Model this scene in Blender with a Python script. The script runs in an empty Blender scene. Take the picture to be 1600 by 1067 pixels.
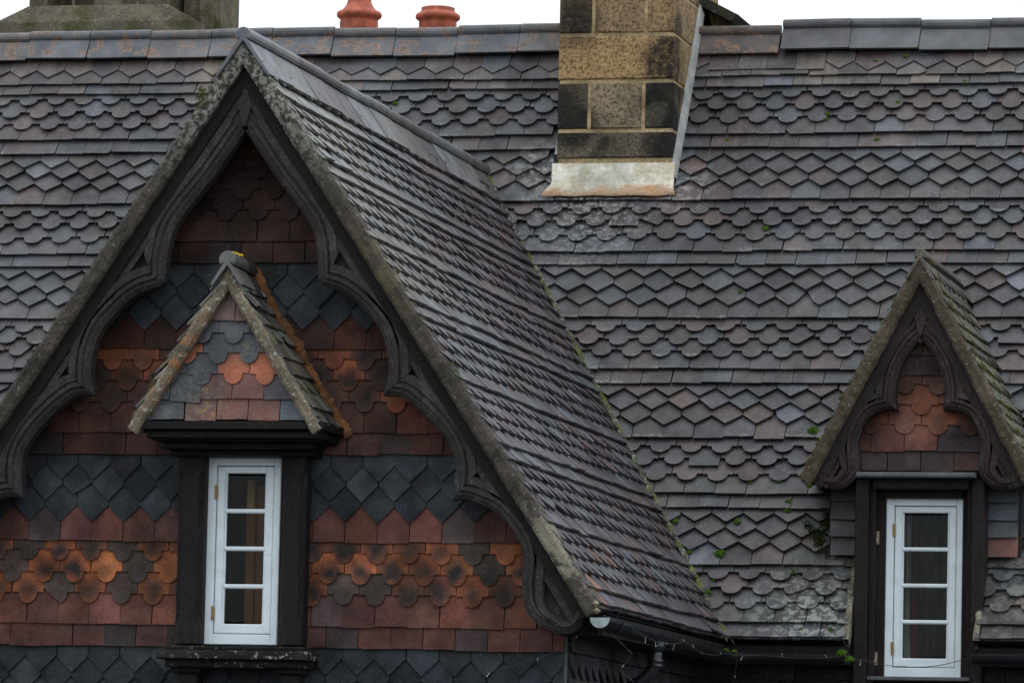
import bpy, math, random
from mathutils import Vector, Matrix, noise
random.seed(7)
S = bpy.context.scene
COL = S.collection
rad = math.radians

# ------------------------------------------------------------------ camera
FPX, PSI, ELE, ROL = 8460.0, rad(13.427), rad(5.669), rad(1.316)      # focal length in pixels of a 1600 px wide frame
CAM = Vector((7.573, -26.087, 1.6))
Fw = Vector((-math.sin(PSI)*math.cos(ELE), math.cos(PSI)*math.cos(ELE), math.sin(ELE)))
R0 = Vector((math.cos(PSI), math.sin(PSI), 0)); U0 = R0.cross(Fw)
Rt = R0*math.cos(ROL) + U0*math.sin(ROL); Up = U0*math.cos(ROL) - R0*math.sin(ROL)
cd = bpy.data.cameras.new('camera'); cam = bpy.data.objects.new('camera', cd); COL.objects.link(cam)
cd.sensor_width = 36; cd.lens = FPX*36/1600; cd.clip_end = 2000; cd.clip_start = .5
M = Matrix((Rt, Up, -Fw)).transposed().to_4x4(); M.translation = CAM; cam.matrix_world = M
S.camera = cam

# ------------------------------------------------------------------ sky: overcast
w = bpy.data.worlds.new('World'); S.world = w; w.use_nodes = True
nt = w.node_tree; nt.nodes.clear()
out = nt.nodes.new('ShaderNodeOutputWorld'); add = nt.nodes.new('ShaderNodeAddShader')
bg1 = nt.nodes.new('ShaderNodeBackground'); bg2 = nt.nodes.new('ShaderNodeBackground')
sky = nt.nodes.new('ShaderNodeTexSky'); sky.sky_type = 'NISHITA'; sky.sun_disc = False
sky.sun_elevation = rad(68); sky.sun_rotation = rad(70)
nt.links.new(sky.outputs[0], bg1.inputs[0]); bg1.inputs[1].default_value = .05
tc = nt.nodes.new('ShaderNodeTexCoord'); sep = nt.nodes.new('ShaderNodeSeparateXYZ')
nt.links.new(tc.outputs['Generated'], sep.inputs[0])
mr = nt.nodes.new('ShaderNodeMapRange'); mr.inputs[1].default_value = 0; mr.inputs[2].default_value = 1
mr.inputs[3].default_value = .78; mr.inputs[4].default_value = 1.95                     # cloud layer brighter overhead
nt.links.new(sep.outputs[2], mr.inputs[0])
bg2.inputs[0].default_value = (.96, 1.0, 1.04, 1); nt.links.new(mr.outputs[0], bg2.inputs[1])
nt.links.new(bg1.outputs[0], add.inputs[0]); nt.links.new(bg2.outputs[0], add.inputs[1]); nt.links.new(add.outputs[0], out.inputs[0])
sl = bpy.data.lights.new('sun', 'SUN'); sl.energy = .5; sl.angle = rad(24); sl.color = (1, .97, .93)
so = bpy.data.objects.new('sun', sl); COL.objects.link(so)
sd = Vector((math.cos(rad(68))*math.sin(rad(70)), math.cos(rad(68))*math.cos(rad(70)), math.sin(rad(68))))
so.rotation_euler = sd.to_track_quat('Z', 'Y').to_euler(); so.location = (6, -6, 14)
S.view_settings.view_transform = 'Standard'; S.view_settings.look = 'None'
S.view_settings.exposure = 0; S.view_settings.gamma = 1
S.render.resolution_x = 1024; S.render.resolution_y = 682

# ------------------------------------------------------------------ geometry helpers
def ray(x, y): return Fw + Rt*((x-800)/FPX) - Up*((y-533.5)/FPX)
def onY(x, y, Y): d = ray(x, y); return CAM + d*((Y-CAM.y)/d.y)              # where a traced point lies on a wall plane
def onP(x, y, P0, N): d = ray(x, y); return CAM + d*((P0-CAM).dot(N)/d.dot(N))

class MB:
    def __init__(s): s.v = []; s.f = []; s.c = []; s.u = []; s.m = []
    def face(s, idx, col=None, uv=None, m=0):
        s.f.append(idx); s.c.append(col or (.5, .5, .5, 0)); s.u.append(uv); s.m.append(m)
    def add(s, pts): n = len(s.v); s.v += [Vector(p) for p in pts]; return list(range(n, n+len(pts)))
    def box(s, a, b, col=None, m=0, M=None):
        x0, y0, z0 = a; x1, y1, z1 = b
        p = [Vector(q) for q in ((x0,y0,z0),(x1,y0,z0),(x1,y1,z0),(x0,y1,z0),(x0,y0,z1),(x1,y0,z1),(x1,y1,z1),(x0,y1,z1))]
        if M: p = [M @ q for q in p]
        i = s.add(p)
        for f in ((0,3,2,1),(4,5,6,7),(0,1,5,4),(1,2,6,5),(2,3,7,6),(3,0,4,7)): s.face([i[k] for k in f], col, None, m)
    def bbox(s, a, b, r=.006, col=None, jit=0):          # box with chamfered front (-Y) edges and slightly uneven faces
        x0, y0, z0 = a; x1, y1, z1 = b
        j = lambda: random.uniform(-jit, jit)
        i = s.add([(x0,y0+r,z0),(x1,y0+r,z0),(x1,y0+r,z1),(x0,y0+r,z1),(x0+r+j(),y0+j(),z0+r+j()),(x1-r+j(),y0+j(),z0+r+j()),(x1-r+j(),y0+j(),z1-r+j()),(x0+r+j(),y0+j(),z1-r+j()),
                   (x0,y1,z0),(x1,y1,z0),(x1,y1,z1),(x0,y1,z1)])
        for f in ((4,5,6,7),(0,1,5,4),(1,2,6,5),(2,3,7,6),(3,0,4,7),(8,9,1,0),(9,10,2,1),(10,11,3,2),(11,8,0,3),(9,8,11,10)): s.face([i[k] for k in f], col)
    def prism(s, poly, y0, y1, col=None, r=0):           # poly in XZ, extruded from y0 (front) to y1
        n = len(poly); a = s.add([(p[0], y0, p[1]) for p in poly]); b = s.add([(p[0], y1, p[1]) for p in poly])
        ar = sum(poly[k][0]*poly[(k+1) % n][1]-poly[(k+1) % n][0]*poly[k][1] for k in range(n))
        if ar < 0: a.reverse(); b.reverse()
        s.face(a, col); s.face(b[::-1], col)
        for k in range(n): q = (k+1) % n; s.face([a[q], a[k], b[k], b[q]], col)
    def tube(s, path, r, n=8, col=None, cap=True, rs=None):
        rings = []
        path = [Vector(p) for p in path]
        for k, p in enumerate(path):
            d = (path[min(k+1, len(path)-1)]-path[max(k-1, 0)]).normalized()
            a = d.orthogonal().normalized() if k == 0 else (pa - d*pa.dot(d)).normalized()
            pa = a; b = d.cross(a); rr = rs[k] if rs else r
            rings.append(s.add([p + (a*math.cos(t*math.tau/n)+b*math.sin(t*math.tau/n))*rr for t in range(n)]))
        for k in range(len(rings)-1):
            for t in range(n): q = (t+1) % n; s.face([rings[k][t], rings[k][q], rings[k+1][q], rings[k+1][t]], col)
        if cap: s.face(rings[0][::-1], col); s.face(rings[-1], col)
    def lathe(s, prof, c, n=32, col=None):
        rings = [s.add([(c[0]+r*math.cos(t*math.tau/n), c[1]+r*math.sin(t*math.tau/n), z) for t in range(n)]) for r, z in prof]
        for k in range(len(rings)-1):
            for t in range(n): q = (t+1) % n; s.face([rings[k][t], rings[k][q], rings[k+1][q], rings[k+1][t]], col)
    def build(s, name, mat, parent=None, smooth=False, origin=None, mats=None):
        me = bpy.data.meshes.new(name)
        base = Vector((0, 0, 0))
        if parent is not None:
            p = parent
            while p: base += p.location; p = p.parent
        o_loc = Vector(origin) if origin is not None else base
        me.from_pydata([v-o_loc for v in s.v], [], s.f)
        ca = me.color_attributes.new('tc', 'FLOAT_COLOR', 'CORNER'); uv = me.uv_layers.new(name='UVMap')
        cc = []; uu = []
        for f, c, u in zip(s.f, s.c, s.u):
            for k in range(len(f)):
                cc += c if len(c) == 4 else (*c, 0); uu += u[k] if u else (0, .3)
        ca.data.foreach_set('color', cc); uv.data.foreach_set('uv', uu)
        for m in (mats or [mat]): me.materials.append(m)
        if mats: me.polygons.foreach_set('material_index', s.m)
        if smooth: me.polygons.foreach_set('use_smooth', [True]*len(me.polygons))
        me.update()
        ob = bpy.data.objects.new(name, me); COL.objects.link(ob)
        ob.parent = parent; ob.location = o_loc-base
        return ob

def empty(name, loc, parent=None, **k):
    o = bpy.data.objects.new(name, None); COL.objects.link(o); o.location = loc; o.parent = parent; o.empty_display_size = .2
    for a, b in k.items(): o[a] = b
    return o
def tag(o, label, cat, group=None, kind=None):
    o['label'] = label; o['category'] = cat
    if group: o['group'] = group
    if kind: o['kind'] = kind
    return o

# ------------------------------------------------------------------ materials
class NT:
    def __init__(s, name):
        s.m = bpy.data.materials.new(name); s.m.use_nodes = True; s.t = s.m.node_tree
        s.b = s.t.nodes['Principled BSDF']; s.tc = s.n('ShaderNodeTexCoord')
        s.obj = s.tc.outputs['Object']
    def n(s, t): return s.t.nodes.new(t)
    def l(s, a, b): s.t.links.new(a, b)
    def vec(s, sc, rot=(0,0,0)):
        m = s.n('ShaderNodeMapping'); s.l(s.obj, m.inputs[0]); m.inputs['Scale'].default_value = sc; m.inputs['Rotation'].default_value = rot; return m.outputs[0]
    def noise(s, scale, det=4, ro=.55, v=None, dist=0):
        n = s.n('ShaderNodeTexNoise'); s.l(v or s.obj, n.inputs['Vector']); n.inputs['Scale'].default_value = scale
        n.inputs['Detail'].default_value = det; n.inputs['Roughness'].default_value = ro; n.inputs['Distortion'].default_value = dist; return n.outputs['Fac']
    def rng(s, v, a, b, c=0, d=1):
        m = s.n('ShaderNodeMapRange'); s.l(v, m.inputs[0])
        for k, x in enumerate((a, b, c, d)): m.inputs[k+1].default_value = x
        return m.outputs[0]
    def math(s, op, a, b=None):
        m = s.n('ShaderNodeMath'); m.operation = op
        for k, x in enumerate((a, b)):
            if x is None: continue
            if isinstance(x, (int, float)): m.inputs[k].default_value = x
            else: s.l(x, m.inputs[k])
        return m.outputs[0]
    def mix(s, fac, a, b, mode='MIX'):
        m = s.n('ShaderNodeMix'); m.data_type = 'RGBA'; m.blend_type = mode
        for k, x in ((0, fac), (6, a), (7, b)):
            if isinstance(x, (int, float)): m.inputs[k].default_value = x
            elif isinstance(x, tuple): m.inputs[k].default_value = (*x, 1)[:4]
            else: s.l(x, m.inputs[k])
        return m.outputs[2]
    def grey(s, f):
        c = s.n('ShaderNodeCombineColor')
        for k in range(3): s.l(f, c.inputs[k])
        return c.outputs[0]
    def attr(s):
        a = s.n('ShaderNodeAttribute'); a.attribute_name = 'tc'; return a
    def sphere(s, c, r0, r1):                             # 1 inside r0 fading to 0 at r1 around an object space point
        v = s.n('ShaderNodeVectorMath'); v.operation = 'DISTANCE'; s.l(s.obj, v.inputs[0]); v.inputs[1].default_value = c
        return s.rng(v.outputs['Value'], r0, r1, 1, 0)
    def bump(s, h, dist, st=1):
        b = s.n('ShaderNodeBump'); s.l(h, b.inputs['Height']); b.inputs['Distance'].default_value = dist; b.inputs['Strength'].default_value = st
        s.l(b.outputs[0], s.b.inputs['Normal'])
    def fin(s, col, rough, spec=.5):
        if isinstance(col, tuple): s.b.inputs['Base Color'].default_value = (*col, 1)
        else: s.l(col, s.b.inputs['Base Color'])
        if isinstance(rough, (int, float)): s.b.inputs['Roughness'].default_value = rough
        else: s.l(rough, s.b.inputs['Roughness'])
        s.b.inputs['Specular IOR Level'].default_value = spec
        return s.m

def tile_mat(name, streak=(6,6,6), lich=.5, stains=(), rough=(.34,.68), lc=(.30,.31,.28), spec=.55, var=(.52,1.5), bump=.004, sheen=0, brown=0, tip=0):
    t = NT(name); a = t.attr()
    c = a.outputs['Color']
    # fire flashing: dark heart of each scalloped tile, ragged by noise
    uv = t.n('ShaderNodeUVMap'); uv.uv_map = 'UVMap'
    dn = t.n('ShaderNodeTexNoise'); t.l(t.obj, dn.inputs['Vector']); dn.inputs['Scale'].default_value = 11; dn.inputs['Detail'].default_value = 5
    vm = t.n('ShaderNodeVectorMath'); vm.operation = 'MULTIPLY_ADD'; t.l(dn.outputs['Color'], vm.inputs[0]); vm.inputs[1].default_value = (.13, .13, 0); 
    t.l(uv.outputs[0], vm.inputs[2])
    vd = t.n('ShaderNodeVectorMath'); vd.operation = 'DISTANCE'; t.l(vm.outputs[0], vd.inputs[0]); vd.inputs[1].default_value = (.065, .125, 0)
    burn = t.math('MULTIPLY', t.rng(vd.outputs['Value'], .018, .098, 1, 0), a.outputs['Alpha'])
    c = t.mix(burn, c, (.021, .018, .017))
    n1 = t.noise(5, 6, .6); n2 = t.noise(1, 5, .6, t.vec(streak)); n3 = t.noise(70, 3, .7)
    c = t.mix(1, c, t.grey(t.rng(n1, .3, .7, *var)), 'MULTIPLY')
    c = t.mix(1, c, t.grey(t.rng(n2, .3, .7, .72, 1.28)), 'MULTIPLY')
    c = t.mix(1, c, t.grey(t.rng(n3, .3, .7, .8, 1.2)), 'MULTIPLY')
    c = t.mix(t.math('MULTIPLY', t.rng(t.noise(1.7, 5, .6), .5, .75), sheen), c, (.085, .09, .10))  # cool sky sheen painted into the tile colour as bluish patches
    c = t.mix(t.math('MULTIPLY', t.rng(t.noise(3.1, 5, .6), .52, .7), brown), c, (.05, .036, .026))
    if tip:                                               # lichen crust creeping up from some tails, doubling as painted glints
        su = t.n('ShaderNodeSeparateXYZ'); t.l(uv.outputs[0], su.inputs[0])
        tm = t.math('MULTIPLY', t.rng(su.outputs[1], 0, .035, 1, 0), t.rng(t.noise(4.2, 5, .7), .54, .62))
        c = t.mix(t.math('MULTIPLY', t.math('MULTIPLY', tm, t.rng(t.noise(55, 3, .7), .42, .55)), tip), c, (.26, .265, .24))
    # chalky bloom and lichen specks
    sp = t.math('MULTIPLY', t.rng(t.noise(120, 2, .6), .64, .72), t.rng(t.noise(2.3, 3, .6), .4, .6))
    c = t.mix(t.math('MULTIPLY', sp, lich), c, lc)
    c = t.mix(t.math('MULTIPLY', t.rng(t.noise(16, 5, .65, t.vec(streak)), .62, .85), .3), c, (.13, .135, .14))
    for (ctr, r0, r1, colr, k, sc) in stains:
        m = t.math('MULTIPLY', t.sphere(ctr, r0, r1), t.rng(t.noise(sc, 6, .7), .48, .58))
        c = t.mix(t.math('MULTIPLY', m, k), c, colr)
    t.bump(t.math('ADD', t.noise(90, 4, .7), t.math('MULTIPLY', t.noise(14, 3), 2)), bump, .8)
    return t.fin(c, t.rng(t.noise(9, 4), .3, .7, *rough), spec)

def plain(name, col, rough=.6, var=.25, scale=12, bump=.002, spec=.4, metal=0, bs=60):
    t = NT(name); c = t.mix(1, col, t.grey(t.rng(t.noise(scale, 5, .6), .3, .7, 1-var, 1+var)), 'MULTIPLY')
    if bump: t.bump(t.noise(bs, 4, .6), bump, .7)
    t.b.inputs['Metallic'].default_value = metal
    return t.fin(c, rough, spec)

def wood_mat(name, col, grain=(4,4,4), hi=(.05,.045,.045)):
    t = NT(name)
    g = t.noise(1, 6, .7, t.vec(grain), 1.5); n = t.noise(3.5, 4, .6)
    dv = t.n('ShaderNodeVectorMath'); dv.operation = 'MULTIPLY_ADD'
    dn = t.n('ShaderNodeTexNoise'); t.l(t.obj, dn.inputs['Vector']); dn.inputs['Scale'].default_value = 2.6; dn.inputs['Detail'].default_value = 2
    t.l(dn.outputs['Color'], dv.inputs[0]); dv.inputs[1].default_value = (.35, .35, .35); t.l(t.obj, dv.inputs[2])
    m = t.n('ShaderNodeMapping'); t.l(dv.outputs[0], m.inputs[0]); m.inputs['Scale'].default_value = (30, 8, 9); m.inputs['Rotation'].default_value = (0, .5, 0)
    f1 = t.noise(4, 4, .7, m.outputs[0])
    c = t.mix(t.rng(g, .52, .78), col, hi)
    c = t.mix(1, c, t.grey(t.rng(n, .3, .7, .6, 1.35)), 'MULTIPLY')
    c = t.mix(1, c, t.grey(t.rng(f1, .3, .7, .5, 1.5)), 'MULTIPLY')
    c = t.mix(t.math('MULTIPLY', t.rng(t.noise(9, 3, .7, m.outputs[0]), .6, .7), .3), c, hi)
    c = t.mix(t.math('MULTIPLY', t.rng(t.noise(160, 2), .7, .76), .35), c, (.2, .2, .19))
    h = t.math('ADD', f1, t.math('MULTIPLY', t.noise(70, 4, .7), .5))
    t.bump(h, .010, 1)
    return t.fin(c, t.rng(n, .3, .7, .5, .8), .25)

def mortar_mat(name, base, moss, lichen, mk=(.5,.62), lk=(.6,.7), extra=None):
    t = NT(name)
    c = t.mix(1, base, t.grey(t.rng(t.noise(7, 6, .65), .3, .7, .5, 1.5)), 'MULTIPLY')
    c = t.mix(1, c, t.grey(t.rng(t.noise(70, 4, .7), .3, .7, .6, 1.4)), 'MULTIPLY')
    c = t.mix(t.rng(t.noise(38, 3, .6), *lk), c, lichen)
    c = t.mix(t.math('MULTIPLY', t.rng(t.noise(5, 5, .65), *mk), .75), c, moss)
    if extra:
        for (ctr, r0, r1, colr, sc) in extra:
            c = t.mix(t.math('MULTIPLY', t.sphere(ctr, r0, r1), t.rng(t.noise(sc, 5, .65), .46, .54)), c, colr)
    t.bump(t.math('ADD', t.noise(25, 5, .7), t.math('MULTIPLY', t.noise(120, 3), .5)), .016, 1)
    return t.fin(c, .9, .2)

m_roof = tile_mat('roof_tile', streak=(24, 3, 3), lich=.8, sheen=.55, brown=.6, tip=.55, stains=(
    ((2.35, 2.98, 3.1), .05, .48, (.30, .31, .27), .85, 22), ((2.5, 3.1, 3.3), 0, .2, (.22, .2, .15), .8, 9),
    ((.36, 4.85, 5.75), 0, .28, (.38, .37, .35), .8, 16), ((1.22, 4.75, 5.62), .0, .25, (.3, .3, .28), .7, 22),
    ((.7, 4.6, 5.5), .1, .5, (.3, .3, .29), .55, 30), ((2.42, 3.35, 3.6), .1, .42, (.06, .075, .02), .6, 7), ((3.4, 3.1, 3.2), .0, .5, (.2, .2, .17), .6, 12),
    ((.15, 4.7, 5.8), .0, .3, (.10, .09, .03), .6, 6)))
m_gabroof = tile_mat('gable_roof_tile', streak=(3, 26, 3), sheen=.7, brown=.5, tip=.6, rough=(.3, .6), spec=.6, stains=(
    ((.1, .1, 5.4), .2, 1.5, (.24, .245, .21), .75, 26), ((.3, .6, 5.2), .2, 1.6, (.17, .16, .10), .5, 11), ((.75, -.2, 4.6), .05, .4, (.2, .17, .07), .5, 20), ((1.2, .3, 3.9), .1, 1.2, (.12, .125, .14), .35, 9)))  # palest patch paints in whitish lit streaks near the front apex
m_hung = tile_mat('hung_tile', streak=(5, 5, 5), lich=.35, rough=(.6, .85), var=(.55, 1.4), spec=.22)
m_canopy = tile_mat('canopy_tile', lich=.9, lc=(.4, .4, .36), stains=(((-.12, -.36, 3.88), 0, .16, (.45, .30, .02), .35, 30), ((.1, -.36, 4.17), .0, .08, (.45, .30, .02), .4, 40), ((-.3, -.36, 3.95), .05, .3, (.16, .17, .16), .5, 14)))
m_ridge = tile_mat('ridge_tile', streak=(4, 4, 20), lich=.4, rough=(.4, .6))
def ridge_mat(name, dens, mossd=1):
    t = NT(name); a = t.attr(); oi = t.n('ShaderNodeObjectInfo'); va = t.n('ShaderNodeVectorMath')
    t.l(t.obj, va.inputs[0]); t.l(oi.outputs['Location'], va.inputs[1]); raw = t.obj; t.obj = va.outputs[0]
    c = t.mix(1, a.outputs['Color'], t.grey(t.rng(t.noise(6, 6, .6), .3, .7, .6, 1.4)), 'MULTIPLY')
    ring = t.noise(13, 4, .6, None, .4)
    c = t.mix(t.math('MULTIPLY', t.rng(ring, .555, .58), dens), c, (.24, .13, .075))
    c = t.mix(t.math('MULTIPLY', t.rng(ring, .60, .62), dens), c, (.045, .04, .03))
    sepz = t.n('ShaderNodeSeparateXYZ'); t.l(raw, sepz.inputs[0])
    top = t.rng(sepz.outputs[2], -.05, .0)
    c = t.mix(t.math('MULTIPLY', t.math('MULTIPLY', t.rng(t.noise(14, 4, .65), .47, .54), top), dens*mossd), c, (.06, .052, .025))
    t.bump(t.noise(60, 5, .7), .004, .8)
    return t.fin(c, t.rng(t.noise(8, 3), .3, .7, .4, .65), .5)
m_ridge_main = ridge_mat('ridge_tile_lichened', .7)
m_ridge_clean = ridge_mat('ridge_tile_clean', .12)
m_ridge_gable = ridge_mat('ridge_tile_gable', .25, 0)
m_timber = wood_mat('black_timber', (.037, .0315, .030), (9, 9, 9), (.095, .088, .085))
m_timber_dark = wood_mat('dark_fascia', (.0065, .0055, .005), (3, 3, 3), (.012, .010, .010))
m_brown = wood_mat('brown_timber', (.040, .028, .026), (9, 9, 9), (.095, .075, .07))
m_post = wood_mat('brown_black_post', (.011, .009, .009), (14, 14, 2), (.03, .026, .026))
m_verge = mortar_mat('verge_mortar', (.062, .053, .043), (.032, .032, .014), (.2, .195, .17), (.56, .7), (.64, .74),
    [((0, -.3, 5.5), .15, .7, (.26, .26, .225), 34), ((.75, -.3, 4.6), .05, .35, (.10, .085, .05), 9), ((1.65, -.3, 3.2), .1, .35, (.24, .22, .16), 12)])
m_canverge = mortar_mat('canopy_verge_mortar', (.18, .145, .10), (.10, .085, .035), (.38, .38, .32), (.60, .70), (.56, .66), [((-.3, -.42, 4.15), .05, .35, (.26, .13, .055), 14)])
m_dverge = mortar_mat('dormer_verge_mortar', (.085, .066, .046), (.05, .048, .012), (.22, .21, .18), (.58, .66), (.62, .7))
m_orange = mortar_mat('orange_mortar', (.17, .075, .028), (.08, .045, .025), (.22, .12, .06))
m_valley = mortar_mat('valley_mortar', (.09, .09, .065), (.14, .17, .03), (.34, .35, .32), (.46, .56), (.56, .62))
t = NT('white_paint')
c = t.mix(1, (.78, .85, .87), t.grey(t.rng(t.noise(7, 6, .65), .3, .7, .86, 1.06)), 'MULTIPLY')
c = t.mix(t.math('MULTIPLY', t.rng(t.noise(30, 5, .7), .60, .72), .5), c, (.36, .35, .30))
c = t.mix(t.math('MULTIPLY', t.rng(t.noise(75, 3, .7), .70, .74), .6), c, (.12, .10, .08))
t.bump(t.noise(60, 4, .6), .002, .8); m_white = t.fin(c, .45, .4)
m_lead = plain('lead_sheet', (.22, .22, .21), .55, .35, 9, .006, .4, 0, 18)
m_leadgrey = plain('grey_lead', (.075, .085, .085), .5, .4, 14, .004, .5)
m_black = plain('black_gutter', (.012, .013, .015), .3, .3, 10, .001, .5)
m_brass = plain('brass_hinge', (.30, .20, .07), .4, .3, 40, .001, .5, .6)
m_deck = plain('roof_felt', (.008, .008, .008), .9, .2, 5, 0)
m_room = plain('room_wall', (.02, .018, .018), .9, .2, 2, 0)
m_terra = plain('terracotta', (.34, .085, .045), .7, .5, 14, .003, .4)
m_moss = plain('moss', (.05, .105, .010), .95, .6, 40, .01, .1, 0, 120)
m_mossdark = plain('dark_moss', (.075, .085, .012), .95, .6, 30, .01, .1, 0, 120)
m_inwood = plain('interior_wood', (.38, .13, .04), .6, .3, 3, 0)
m_wire = plain('light_wire', (.02, .02, .02), .5, .1, 5, 0)
m_bulb = plain('clear_bulb', (.4, .4, .38), .2, .05, 5, 0, .8)
m_ground = plain('asphalt', (.05, .05, .05), .9, .2, 2, .01)

def stone_mat():
    t = NT('sandstone'); a = t.attr()
    c = t.mix(1, a.outputs['Color'], t.grey(t.rng(t.noise(5, 5, .6), .3, .7, .65, 1.35)), 'MULTIPLY')
    c = t.mix(t.math('MULTIPLY', t.rng(t.noise(48, 5, .75), .47, .58), .72), c, (.035, .026, .017))
    c = t.mix(t.math('MULTIPLY', t.rng(t.noise(48, 3, .6, t.vec((1,1,1), (1,1,0))), .6, .7), .3), c, (.34, .30, .22))
    soot = t.math('MULTIPLY', t.rng(t.noise(3.4, 4, .55, None, .6), .5, .62), a.outputs['Alpha'])
    c = t.mix(soot, c, (.022, .019, .016))
    for ctr, r0, r1 in (((1.15, 4.75, 6.38), .15, .23), ((1.2, 4.75, 6.1), .06, .14), ((1.14, 4.75, 5.9), .1, .2), ((.5, 4.75, 6.2), .02, .13), ((.56, 4.75, 6.02), .1, .17), ((1.2, 4.85, 6.6), .08, .15), ((.56,4.75,6.65), .08,.2)):
        c = t.mix(t.math('MULTIPLY', t.sphere(ctr, r0, r1), t.rng(t.noise(30, 4, .7), .3, .55, .45, .95)), c, (.02, .018, .016))
    t.bump(t.math('ADD', t.noise(45, 5, .7), t.noise(120, 3, .7)), .014, 1)
    return t.fin(c, .9, .2)
m_stone = stone_mat()
m_joint = mortar_mat('stone_joint', (.42, .31, .17), (.2, .16, .08), (.3, .26, .17), (.6, .72), (.62, .72))
m_old = mortar_mat('weathered_stone', (.13, .115, .082), (.07, .07, .022), (.26, .25, .19), (.5, .6), (.62, .72))
t = NT('window_glass'); t.t.nodes.remove(t.b)
tr = t.n('ShaderNodeBsdfTransparent'); tr.inputs[0].default_value = (.85, .88, .87, 1); gl = t.n('ShaderNodeBsdfGlossy'); gl.inputs['Roughness'].default_value = .03
fr = t.n('ShaderNodeFresnel'); fr.inputs[0].default_value = 1.22; ms = t.n('ShaderNodeMixShader')
bp = t.n('ShaderNodeBump'); t.l(t.noise(1.6, 2), bp.inputs['Height']); bp.inputs['Distance'].default_value = .02; t.l(bp.outputs[0], gl.inputs['Normal'])
t.l(fr.outputs[0], ms.inputs[0]); t.l(tr.outputs[0], ms.inputs[1]); t.l(gl.outputs[0], ms.inputs[2]); t.l(ms.outputs[0], t.t.nodes['Material Output'].inputs[0])
m_glass = t.m

def apron_mat():
    t = NT('lead_apron'); sp = t.n('ShaderNodeSeparateXYZ'); t.l(t.obj, sp.inputs[0])
    c = t.mix(t.rng(t.noise(4.5, 6, .65), .4, .62), (.62, .60, .50), (.36, .35, .28))
    c = t.mix(t.math('MULTIPLY', t.rng(t.noise(3, 5, .6), .52, .62), .6), c, (.34, .26, .12))
    wob = t.math('ADD', sp.outputs[2], t.rng(t.noise(4, 5, .65), .3, .7, -.05, .05))
    o = t.mix(t.rng(t.noise(7, 5), .35, .65), (.42, .20, .075), (.40, .33, .23))
    c = t.mix(t.rng(wob, 5.628, 5.668, .9, 0), c, o)
    c = t.mix(1, c, t.grey(t.rng(t.noise(40, 4, .7), .3, .7, .8, 1.2)), 'MULTIPLY')
    t.bump(t.math('ADD', t.noise(7, 4, .6), t.math('MULTIPLY', t.noise(40, 4), .3)), .03, .9)
    return t.fin(c, .75, .25)
m_apron = apron_mat()

# ------------------------------------------------------------------ tiling
RC = [.325]
def outline(shape, w, d, L):
    h = w/2-random.uniform(.0012, .0026)
    if shape == 'S': return [(-h, 0), (-h*.3, random.uniform(-.0015, .0015)), (h*.4, random.uniform(-.0015, .0015)), (h, 0), (h, L), (-h, L)]
    if shape == 'D': return [(-h, d), (-.004, .002), (.004, .002), (h, d), (h, L), (-h, L)]
    r = w*RC[0]
    p = [(-h, d), (-r, d)]
    for k in range(0, 11): a = math.pi + math.pi*k/10; p.append((r*math.cos(a), (d-.004)*(1+math.sin(a))))
    return p + [(r, d), (h, d), (h, L), (-h, L)]
def clip(poly, hp):
    a, b, c = hp; o = []
    n = len(poly)
    for k in range(n):
        p, q = poly[k], poly[(k+1) % n]; dp = a*p[0]+b*p[1]+c; dq = a*q[0]+b*q[1]+c
        if dp >= 0: o.append(p)
        if (dp >= 0) != (dq >= 0): t = dp/(dp-dq); o.append((p[0]+(q[0]-p[0])*t, p[1]+(q[1]-p[1])*t))
    return o
def tiles(mb, O, U, V, rows, u0, u1, w, colf, clips=None, L=.205, th=.013, lift=.038, wob=.004, jl=.003, ds=.072, phase=0, dc=.055, chip=.05):
    O, U, V = Vector(O), Vector(U), Vector(V); N = U.cross(V)
    for k, (v, sh) in enumerate(rows):
        off = (k % 2)*w/2 + phase
        n0 = int((u0-off)/w)-1; n1 = int((u1-off)/w)+2
        for i in range(n0, n1):
            u = off + i*w
            if u < u0-w or u > u1+w: continue
            col, s2 = colf(u, v, k, sh)
            s = s2 or sh
            if s is None: continue
            ro = random.gauss(0, .009); du = random.gauss(0, .0016)
            dv = wob*math.sin(u*2.1+k*1.9)+wob*.6*math.sin(u*5.3+k*.7)+random.gauss(0, .0022)
            if random.random() < .025: dv -= random.uniform(.006, .016); ro += random.gauss(0, .03)
            lf = lift + abs(random.gauss(0, jl)); ti = random.gauss(0, .010)
            local = outline(s, w, {'D': ds, 'C': dc}.get(s, 0), L)
            poly = [(u+du+x*math.cos(ro)-y*math.sin(ro), v+dv+x*math.sin(ro)+y*math.cos(ro)) for x, y in local]
            if s != 'S' and u > u0 and False: pass
            if random.random() < chip:
                sx = random.choice((-1, 1)); a_ = random.uniform(.4, 1.2); hx = sx*math.sin(a_); cx_ = u+sx*(w/2-random.uniform(.008, .03)); cy2 = v+(ds if s == 'D' else dc if s == 'C' else 0)+random.uniform(0, .012)
                poly = clip(poly, (-hx, math.cos(a_), hx*cx_-math.cos(a_)*cy2))
                if len(poly) < 3: continue
            hp = [(1, 0, -u0), (-1, 0, u1)] + (clips(u, v) if clips else [])
            for h in hp:
                poly = clip(poly, h)
                if len(poly) < 3: break
            if len(poly) < 3: continue
            def hh(p): y = p[1]-v; return lf*(1-y/L)+.003+(p[0]-u)*ti
            top = mb.add([O+U*p[0]+V*p[1]+N*hh(p) for p in poly]); bot = mb.add([O+U*p[0]+V*p[1]+N*(hh(p)-th) for p in poly])
            uvs = [(p[0]-u, p[1]-v) for p in poly]
            mb.face(top, col, uvs)
            n = len(poly)
            for q in range(n):
                r = (q+1) % n; mb.face([top[r], top[q], bot[q], bot[r]], col, [uvs[r], uvs[q], uvs[q], uvs[r]])

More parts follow.
